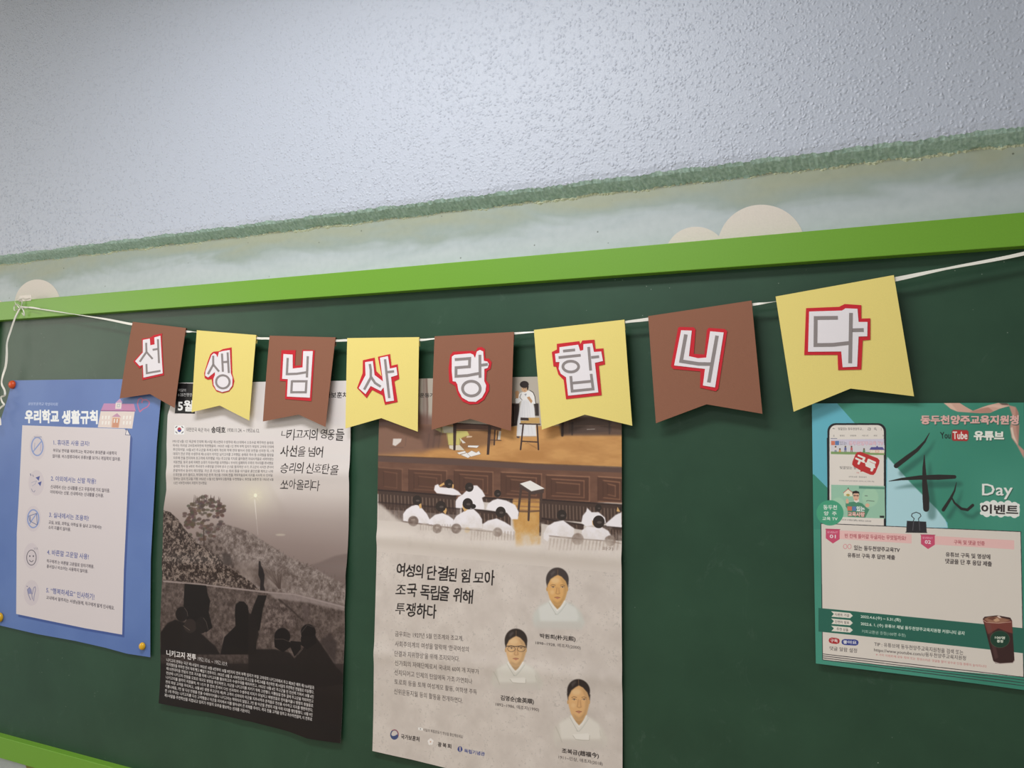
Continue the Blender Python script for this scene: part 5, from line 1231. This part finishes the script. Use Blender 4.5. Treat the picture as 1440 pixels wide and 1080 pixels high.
# ------------------------------------------------------------------ poster 4: teal event poster
def draw_event(a):
    A = crop(1130, 550, 4.645); B = crop(1130, 740, 4.645); P = crop(1155, 590, 6.97); R = crop(1300, 560, 9.0); C = crop(1300, 840, 8.31); D = crop(1140, 850, 9.0)
    nz = a.noise(300, 2, 41)
    a.paint((np.ones((a.h, a.w), np.float32), 0, 0), a.tex((48, 128, 106), (60, 140, 118), nz))
    a.poly(A([(55, 70), (215, 75), (330, 205), (420, 320), (940, 860), (940, 900), (500, 900), (160, 640), (55, 540)]), (86, 168, 186), 1)
    a.poly(A([(548, 430), (700, 600), (780, 680), (870, 770), (925, 840), (942, 890), (540, 900), (545, 430)]), (162, 202, 210), 1, 0.4)
    a.poly(A([(55, 540), (70, 545), (165, 640), (170, 900), (55, 900)]), (52, 132, 110))
    # pink ribbon print
    a.poly(R([(240, 60), (440, 60), (520, 110), (610, 160), (700, 125), (800, 90), (930, 60), (1060, 70), (1075, 100), (960, 130), (830, 185), (700, 190), (560, 182), (420, 172), (330, 135)]), (200, 156, 138))
    a.poly(R([(240, 60), (330, 60), (420, 172), (330, 135)]), (212, 172, 152), 1, 0.5); a.poly(R([(610, 160), (800, 110), (870, 165), (820, 188), (690, 190), (560, 182)]), (172, 120, 104), 0.8, 1); a.poly(R([(700, 125), (860, 80), (1060, 90), (960, 130), (860, 110)]), (214, 176, 158), 0.8, 1)
    a.poly(R([(940, 60), (1040, 62), (1075, 90), (980, 85)]), (70, 60, 54), 0.8, 0.5)
    a.poly(R([(1065, 90), (1150, 110), (1185, 180), (1195, 350), (1185, 590), (1260, 660), (1260, 770), (1170, 600), (1100, 500), (1080, 360), (1110, 220), (1085, 150)]), (184, 138, 122), 1, 0.4)
    a.poly(R([(1085, 380), (1110, 500), (1180, 590), (1130, 460), (1110, 360)]), (216, 190, 172), 1, 0.5); a.poly(R([(1150, 110), (1185, 180), (1195, 350), (1186, 580), (1160, 400), (1150, 200)]), (160, 112, 98), 0.8, 0.8)
    pk = (216, 164, 156); dk = (38, 78, 64)
    a.text('동두천양주교육지원청', [(p[0] + 0.8, p[1] + 1.0) for p in A([(766, 160), (1402, 160), (1400, 217), (766, 215)])], dk, 0.05)
    a.text('동두천양주교육지원청', A([(766, 160), (1402, 160), (1400, 217), (766, 215)]), pk, 0.05)
    a.text('You', R([(196, 430), (328, 430), (326, 512), (206, 510)]), (34, 44, 40), 0.02)
    q = R([(362, 402), (535, 404), (555, 424), (553, 520), (535, 542), (360, 538), (343, 520), (345, 420)]); a.poly(q, (176, 34, 34), 1, 0.4)
    a.text('Tube', R([(356, 424), (540, 426), (538, 518), (358, 516)]), (226, 214, 206), 0.028)
    w = (226, 220, 210)
    a.text('유튜브', [(p[0] + 0.8, p[1] + 1.0) for p in R([(628, 420), (1000, 424), (998, 530), (628, 526)])], dk, 0.06); a.text('유튜브', R([(628, 420), (1000, 424), (998, 530), (628, 526)]), w, 0.06)
    # the phone
    def rrect(x0, y0, x1, y1, r):
        o = []
        for cx_, cy_, s0 in ((x1 - r, y0 + r, 270), (x1 - r, y1 - r, 0), (x0 + r, y1 - r, 90), (x0 + r, y0 + r, 180)):
            for k in range(7): an = math.radians(s0 + 15 * k); o.append((cx_ + r * math.cos(an), cy_ + r * math.sin(an)))
        return o
    a.poly(P(rrect(60, 36, 634, 1180, 80)), (38, 38, 40)); a.line(P([(58, 180), (66, 900)]), 0.8, (30, 30, 32))
    a.poly(P(rrect(80, 54, 612, 1180, 66)), (214, 205, 196)); a.poly([(1165.5, 736), (1248, 741), (1248, 775), (1165.5, 775)], (214, 205, 196))
    g = (96, 92, 90)
    a.text('빛깔있는 동두천양주교...', P([(165, 78), (412, 80), (412, 106), (165, 104)]), g, 0.012); a.line(P([(112, 90), (134, 90)]), 0.5, g); a.line(P([(112, 90), (120, 83)]), 0.5, g)
    a.line(P([(455, 84), (480, 84), (480, 104), (468, 104)]), 0.6, g); a.poly(P([(455, 92), (466, 104), (455, 104)]), g); a.ell(*P([(526, 90)])[0], 1.4, 1.4, g, 1, 0, 0, 0.5); a.line(P([(534, 98), (542, 106)]), 0.6, g)
    for y in (84, 94, 104): a.ell(*P([(586, y)])[0], 0.35, 0.35, g)
    for t, x0, x1 in (('홈', 116, 130), ('동영상', 182, 230), ('재생목록', 282, 342), ('커뮤니티', 398, 460), ('채널', 512, 544), ('정', 600, 610)): a.text(t, P([(x0, 150), (x1, 150), (x1, 166), (x0, 166)]), g, 0.01, tiny=True)
    a.line(P([(92, 185), (156, 186)]), 0.6, (70, 80, 120))
    a.poly(P([(92, 195), (614, 190), (618, 348), (94, 338)]), (196, 188, 204)); a.poly(P([(94, 312), (618, 320), (618, 348), (94, 338)]), (122, 152, 92)); a.poly(P([(94, 250), (618, 250), (618, 322), (94, 314)]), (200, 196, 200))
    a.poly(P([(97, 210), (134, 210), (134, 250), (97, 250)]), (206, 112, 82)); a.poly(P([(136, 210), (174, 210), (174, 250), (136, 250)]), (82, 116, 168))
    a.text('있는', P([(180, 212), (250, 212), (250, 250), (180, 250)]), (120, 122, 132), 0.0); a.text('동두천양주교육 TV', P([(272, 214), (602, 214), (602, 252), (272, 252)]), (196, 110, 124), 0.03); a.text('동두천양주교육 TV', P([(274, 216), (600, 216), (600, 250), (274, 250)]), (226, 214, 218), 0.008)
    for x, c1, c2 in ((140, (214, 196, 190), (70, 80, 110)), (182, (200, 150, 80), (60, 120, 80)), (236, (90, 96, 150), (60, 60, 90)), (296, (190, 90, 90), (110, 60, 60)), (418, (90, 140, 90), (70, 80, 110))):
        h_ = 262 if x != 182 and x != 418 else 285
        a.ell(*P([(x, h_ + 4)])[0], 1.1, 1.2, (90, 66, 52)); a.poly(P([(x - 9, h_ + 12), (x + 9, h_ + 12), (x + 11, h_ + 36), (x - 11, h_ + 36)]), c1); a.line(P([(x - 5, h_ + 36), (x - 7, 318)]), 0.8, c2); a.line(P([(x + 5, h_ + 36), (x + 7, 318)]), 0.8, c2)
    a.poly(P([(474, 290), (614, 292), (614, 330), (474, 326)]), (226, 196, 176)); a.poly(P([(470, 296), (488, 270), (600, 270), (618, 298)]), (84, 80, 140)); a.poly(P([(530, 275), (546, 256), (562, 275)]), (84, 80, 140)); a.ell(*P([(545, 312)])[0], 2.4, 2.4, (206, 140, 118), 0.7, 0, 0, 0.6)
    for x in (490, 510, 575, 595): a.poly(P([(x, 302), (x + 10, 302), (x + 10, 318), (x, 318)]), (240, 226, 200))
    a.text('빛깔있는 동두천양주', P([(182, 456), (470, 462), (470, 490), (182, 484)]), (80, 76, 76), 0.012); a.text('구독', P([(340, 514), (370, 515), (370, 530), (340, 529)]), (176, 70, 66), 0.01)
    a.text('구독자 943명 · 동영상 82개', P([(268, 552), (442, 556), (442, 572), (268, 568)]), (110, 106, 104), 0.006, tiny=True); a.text('경기도동두천양주교육지원청에서 운영하는 공식 유튜브 채널', P([(172, 590), (516, 600), (516, 614), (172, 604)]), (120, 116, 114), 0.004, tiny=True)
    a.poly(P([(97, 638), (620, 650), (624, 968), (97, 950)]), (142, 186, 160)); a.ell(*P([(478, 760)])[0], 11.5, 13.5, (156, 196, 166), 0.8, 0.6); a.ell(*P([(165, 850)])[0], 10.5, 12.5, (156, 196, 166), 0.8, 0.6)
    a.poly(P([(368, 652), (620, 662), (620, 682), (368, 676)]), (86, 140, 120))
    a.poly(P([(220, 715), (262, 682), (306, 715), (306, 752), (222, 748)]), (226, 214, 186)); a.line(P([(216, 718), (262, 680), (310, 718)]), 0.8, (190, 90, 80)); a.poly(P([(240, 740), (250, 728), (272, 728), (282, 742), (262, 752)]), (170, 150, 70)); a.ell(*P([(264, 672)])[0], 0.8, 0.8, (60, 70, 60))
    # the man in the green jumper
    a.poly(P([(238, 850), (240, 815), (310, 805), (335, 800), (370, 812), (400, 820), (440, 860), (470, 880), (430, 960), (260, 950), (260, 880)]), (72, 134, 104)); a.poly(P([(318, 800), (345, 815), (372, 798), (366, 780), (322, 780)]), (216, 208, 200))
    a.ell(*P([(340, 752)])[0], 4.3, 6.2, (216, 168, 140)); a.poly(P([(304, 740), (306, 705), (340, 696), (370, 708), (374, 745), (366, 722), (316, 722)]), (44, 36, 34)); a.line(P([(312, 742), (368, 744)]), 0.6, (60, 46, 42)); a.ell(*P([(326, 745)])[0], 1.4, 1.2, (60, 46, 42), 1, 0, 0, 0.4); a.ell(*P([(354, 746)])[0], 1.4, 1.2, (60, 46, 42), 1, 0, 0, 0.4); a.line(P([(330, 780), (350, 781)]), 0.6, (170, 80, 70))
    a.poly(P([(240, 790), (252, 770), (268, 785), (268, 820), (244, 822)]), (214, 166, 136)); a.poly(P([(430, 830), (450, 818), (474, 832), (462, 858), (434, 856)]), (214, 166, 136)); a.line(P([(440, 800), (452, 792), (520, 800)]), 0.8, (70, 80, 74), 0.8); a.line(P([(426, 745), (454, 747)]), 0.9, (70, 80, 74), 0.8)
    a.poly(P([(255, 848), (300, 850), (300, 892), (255, 890)]), (204, 108, 80)); a.poly(P([(304, 850), (342, 850), (342, 894), (304, 892)]), (84, 118, 170)); a.text('있는', P([(346, 848), (424, 852), (424, 900), (346, 896)]), (236, 236, 224), 0.04)
    a.text('교육사랑', P([(260, 902), (424, 908), (424, 952), (260, 946)]), (190, 84, 74), 0.06); a.text('교육사랑', P([(262, 904), (422, 910), (422, 950), (262, 944)]), (232, 206, 196), 0.012)
    a.poly(P([(572, 940), (616, 942), (616, 962), (572, 960)]), (44, 44, 46)); a.text('소통과 공감으로 만드는 빛깔있는 교육사랑', P([(200, 970), (488, 988), (488, 1004), (200, 986)]), (80, 76, 76), 0.008, tiny=True)
    # subscribe bubble
    rd = (184, 34, 36)
    a.poly(P([(352, 320), (385, 316), (550, 378), (570, 400), (566, 430), (530, 520), (510, 542), (480, 540), (405, 508), (382, 512), (385, 498), (318, 460), (302, 440), (305, 415), (335, 340)]), rd, 1, 0.3)
    a.text('구', P([(352, 345), (438, 380), (405, 455), (322, 415)]), (232, 216, 208), 0.06); a.text('독', P([(450, 385), (540, 425), (505, 508), (420, 470)]), (232, 216, 208), 0.06)
    # white panel with double outline, clip
    pn = [(1155.5, 737), (1434.8, 747.8), (1438.2, 944), (1156.8, 926.5)]
    pn = [(1154.6, 735.8), (1435.2, 747.5), (1439.2, 952), (1156.9, 926.8)]
    a.poly(pn, (208, 198, 188)); a.line([pn[3], pn[0], pn[1], pn[2]], 0.9, (44, 44, 46))
    for k in range(4): a.line([(1156.9, 918.6 + 2.7 * k), (1300, 935.6 + 3.4 * k), (1441, 952 + 4.0 * k)], 0.95, (52, 48, 52))
    a.poly(A([(674, 846), (800, 852), (803, 920), (670, 918)]), (46, 44, 48)); a.line(A([(668, 920), (804, 923)]), 1.2, (34, 32, 36))
    a.line(A([(715, 850), (722, 832), (704, 815), (708, 800), (735, 790), (760, 800), (766, 815), (750, 832), (756, 905)]), 1.0, (40, 38, 42)); a.line(A([(718, 850), (712, 910)]), 0.8, (92, 90, 96)); a.line(A([(754, 850), (758, 910)]), 0.8, (92, 90, 96))
    # circle seal
    c = A([(173, 794)])[0]; a.ell(c[0], c[1], 19.0, 17.8, (62, 154, 118))
    wt = (226, 226, 212)
    a.text('동두천', A([(130, 742), (218, 744), (218, 774), (130, 772)]), wt, 0.03); a.text('양  주', A([(134, 784), (216, 786), (216, 812), (134, 810)]), wt, 0.03); a.text('교육 TV', A([(124, 820), (222, 822), (222, 844), (124, 842)]), wt, 0.02)
    # the hand-brushed letters with their drop shadow
    br = [([(822, 272), (790, 330), (740, 385), (680, 430), (604, 488)], [0.6, 2.6, 4.4, 5.6, 6.0]), ([(556, 588), (640, 574), (760, 564), (880, 562), (985, 560)], [0.6, 3.0, 5.4, 6.6, 4.6]),
          ([(788, 416), (786, 500), (790, 600), (798, 700), (800, 768)], [0.8, 4.0, 6.4, 8.4, 7.6]), ([(998, 594), (985, 650), (960, 700), (912, 775)], [0.6, 2.2, 3.4, 4.4]), ([(964, 690), (985, 730), (1030, 768), (1070, 775), (1104, 745)], [1.6, 2.4, 3.2, 3.6, 3.8])]
    for p, wd in br: a.line([(x + 8, y + 10) for x, y in A(p)], [v * 1.5 for v in wd], (34, 74, 66), 0.45, 4)
    for p, wd in br: a.line(A(p), [v * 1.12 for v in wd], (44, 40, 38))
    a.text('Day', [(p[0] + 0.7, p[1] + 0.9) for p in A([(1166, 606), (1364, 606), (1362, 706), (1166, 704)])], (30, 82, 64), 0.02); a.text('Day', A([(1166, 606), (1364, 606), (1362, 706), (1166, 704)]), (226, 222, 214), 0.012)
    q = A([(1162, 740), (1400, 746), (1398, 808), (1162, 796)])
    a.text('이벤트', q, (228, 222, 214), 0.14); a.line([q[0], q[1]], 5, (228, 222, 214)); a.line([q[3], q[2]], 5, (228, 222, 214)); a.poly(q, (228, 222, 214))
    for x, y in ((1196, 770), (1240, 764), (1288, 772), (1334, 766), (1376, 776)): c = A([(x, y)])[0]; a.ell(c[0], c[1], 7.6, 11.4, (228, 222, 214))
    a.text('이벤트', q, (48, 42, 42), 0.03)
    # event boxes
    for t, x, y, x1 in (('01', 146, 15, 705), ('02', 766, 52, 1375)):
        dy = (x1 - x - 80) * 0.055
        a.poly(B([(x + 84, y + 10), (x1, y + 10 + dy), (x1, y + 70 + dy), (x + 84, y + 66)]), (222, 176, 172)); a.poly(B([(x, y), (x + 90, y + 4), (x + 90, y + 68), (x + 46, y + 96), (x, y + 62)]), (196, 66, 102)); a.line(B([(x - 3, y + 2), (x + 94, y + 5)]), 0.9, (168, 54, 88))
        a.text('EVENT', B([(x + 12, y + 16), (x + 78, y + 19), (x + 78, y + 31), (x + 12, y + 28)]), (232, 190, 200), 0.02); a.text(t, B([(x + 26, y + 38), (x + 64, y + 40), (x + 64, y + 62), (x + 26, y + 60)]), (240, 226, 226), 0.02)
    rd2 = (176, 92, 98)
    a.text('빈 칸에 들어갈 두글자는 무엇일까요?', B([(270, 46), (668, 62), (668, 92), (270, 74)]), rd2, 0.012); a.text('구독 및 댓글 인증', B([(982, 88), (1182, 98), (1182, 126), (982, 116)]), rd2, 0.012)
    k = (70, 62, 62)
    for x in (272, 300): c = B([(x, 131)])[0]; a.ell(c[0], c[1], 2.8, 3.5, (204, 120, 126), 1, 0, 0, 0.7)
    a.text('있는 동두천양주교육TV', B([(330, 122), (628, 140), (626, 170), (330, 154)]), k, 0.018); a.text('유튜브 구독 후 답변 제출', B([(288, 172), (596, 188), (596, 218), (288, 202)]), k, 0.018)
    a.text('유튜브 구독 및 영상에', B([(928, 168), (1218, 184), (1218, 216), (928, 198)]), k, 0.018); a.text('댓글을 단 후 응답 제출', B([(926, 210), (1228, 230), (1228, 262), (926, 242)]), k, 0.018)
    # dark green band with three arrow tags
    a.poly(B([(98, 530), (1440, 665), (1440, 828), (98, 684)]), (36, 98, 82))
    for i, (t, x0, x1) in enumerate((('이벤트 기간', 204, 298), ('당첨자 발표', 206, 298), ('추첨 상품', 216, 292))):
        y = 552 + 47 * i; a.poly(B([(180, y), (304, y + 12), (322, y + 30), (304, y + 46), (182, y + 36), (198, y + 18)]), (216, 208, 196)); a.text(t, B([(x0, y + 12), (x1, y + 20), (x1, y + 38), (x0, y + 30)]), k, 0.012, tiny=True)
    gt = (206, 212, 200)
    a.text('2022.4.6.(수) ~ 5.31.(화)', B([(374, 576), (634, 600), (634, 626), (374, 600)]), gt, 0.016); a.text('2022.6. 1. (수) 유튜브 채널 동두천양주교육지원청 커뮤니티 공지', B([(374, 622), (1050, 686), (1048, 714), (374, 648)]), gt, 0.016); a.text('커피교환권 증정(100명 추첨)', B([(380, 672), (666, 700), (666, 726), (380, 698)]), gt, 0.010)
    # bottom strip
    for (x0, x1, y, col, t) in ((228, 368, 412, (168, 34, 36), '구독'), (390, 606, 432, (44, 56, 132), '좋아요')):
        q = D([(x0 + 40, y), (x1 - 40, y + 6), (x1 - 8, y + 20), (x1, y + 46), (x1 - 10, y + 72), (x1 - 40, y + 82), (x0 + 36, y + 74), (x0 + 8, y + 60), (x0, y + 36), (x0 + 10, y + 10)]); a.poly(q, col, 1, 0.3)
        a.text(t, D([(x0 + 22, y + 16), (x1 - 26, y + 22), (x1 - 26, y + 66), (x0 + 22, y + 58)]), (236, 224, 218), 0.03)
    a.text('댓글 알람 설정', D([(242, 522), (586, 552), (584, 606), (242, 570)]), k, 0.006)
    a.text('TIP : 유튜브에 동두천양주교육지원청을 검색 또는', B([(462, 752), (1042, 808), (1042, 840), (462, 780)]), k, 0.004); a.text('https://www.youtube.com/c/동두천양주교육지원청', B([(460, 790), (1060, 846), (1058, 880), (460, 820)]), k, 0.004)
    a.text('※ 가지 이벤트에 모두 참여 또는 정성스러운 댓글을 많이 달수록 당첨 확률이 높아집니다', B([(472, 826), (1194, 906), (1194, 924), (472, 842)]), (190, 110, 106), 0.0, tiny=True)
    # iced drink
    a.poly(C([(680, 250), (700, 225), (850, 208), (1000, 235), (1018, 265), (1050, 740), (1030, 765), (880, 775), (825, 765), (800, 735)]), (58, 34, 32), 1, 0.3)
    a.poly(C([(684, 262), (1018, 268), (1030, 420), (960, 400), (860, 360), (740, 430)]), (122, 58, 48), 0.9, 1.2); a.poly(C([(690, 250), (740, 228), (850, 222), (1010, 262), (900, 300), (760, 296)]), (150, 104, 80), 1, 0.4)
    a.poly(C([(730, 245), (800, 225), (840, 240), (800, 268)]), (110, 66, 48)); a.poly(C([(800, 262), (850, 236), (880, 270), (830, 285)]), (188, 146, 112)); a.poly(C([(840, 215), (870, 212), (900, 240), (870, 240)]), (206, 186, 172)); a.line(C([(682, 262), (720, 290), (860, 300), (1010, 285)]), 0.9, (190, 150, 132), 0.9)
    a.poly(C([(720, 300), (770, 300), (860, 700), (820, 720)]), (110, 76, 72), 0.35, 1); a.line(C([(812, 752), (880, 772), (1030, 762), (1048, 735)]), 1.1, (190, 172, 166), 0.9)
    a.ell(*C([(880, 487)])[0], 13.4, 11.6, (28, 62, 46)); a.ell(*C([(880, 487)])[0], 13.8, 12.0, (90, 110, 80), 0.8, 0, 0, 0.4)
    a.text('100명', C([(822, 450), (938, 456), (936, 488), (822, 482)]), (222, 220, 204), 0.03); a.text('증정', C([(845, 492), (916, 496), (914, 528), (845, 524)]), (222, 220, 204), 0.03)


def d_event(u, t):
    return 0.0012 + 0.0012 * (1 + math.sin(u * 4 + t * 2)) + 0.002 * max(0, 1 - u * 9) * math.sin(t * 3.1) + 0.002 * max(0, t * 9 - 8) * (1 + math.sin(u * 5)) * 0.5


p4, _ = sheet_poster('event_poster', dict(
    left=[(1141.8, 567.5), (1144, 740), (1147.4, 932)], right=[(1439.5, 566.2), (1442, 760), (1448.5, 971)], top=[(1141.8, 567.5), (1326, 567), (1439.5, 566.2)], bottom=[(1147.4, 932), (1300, 951.2), (1448.5, 971)]),
    -0.004, d_event, 2100, (56, 136, 114), 'teal event poster with a phone, an iced drink and a white notice panel', None, draw_event, rough=0.40, gain=1.3, nx=50, nz=60)
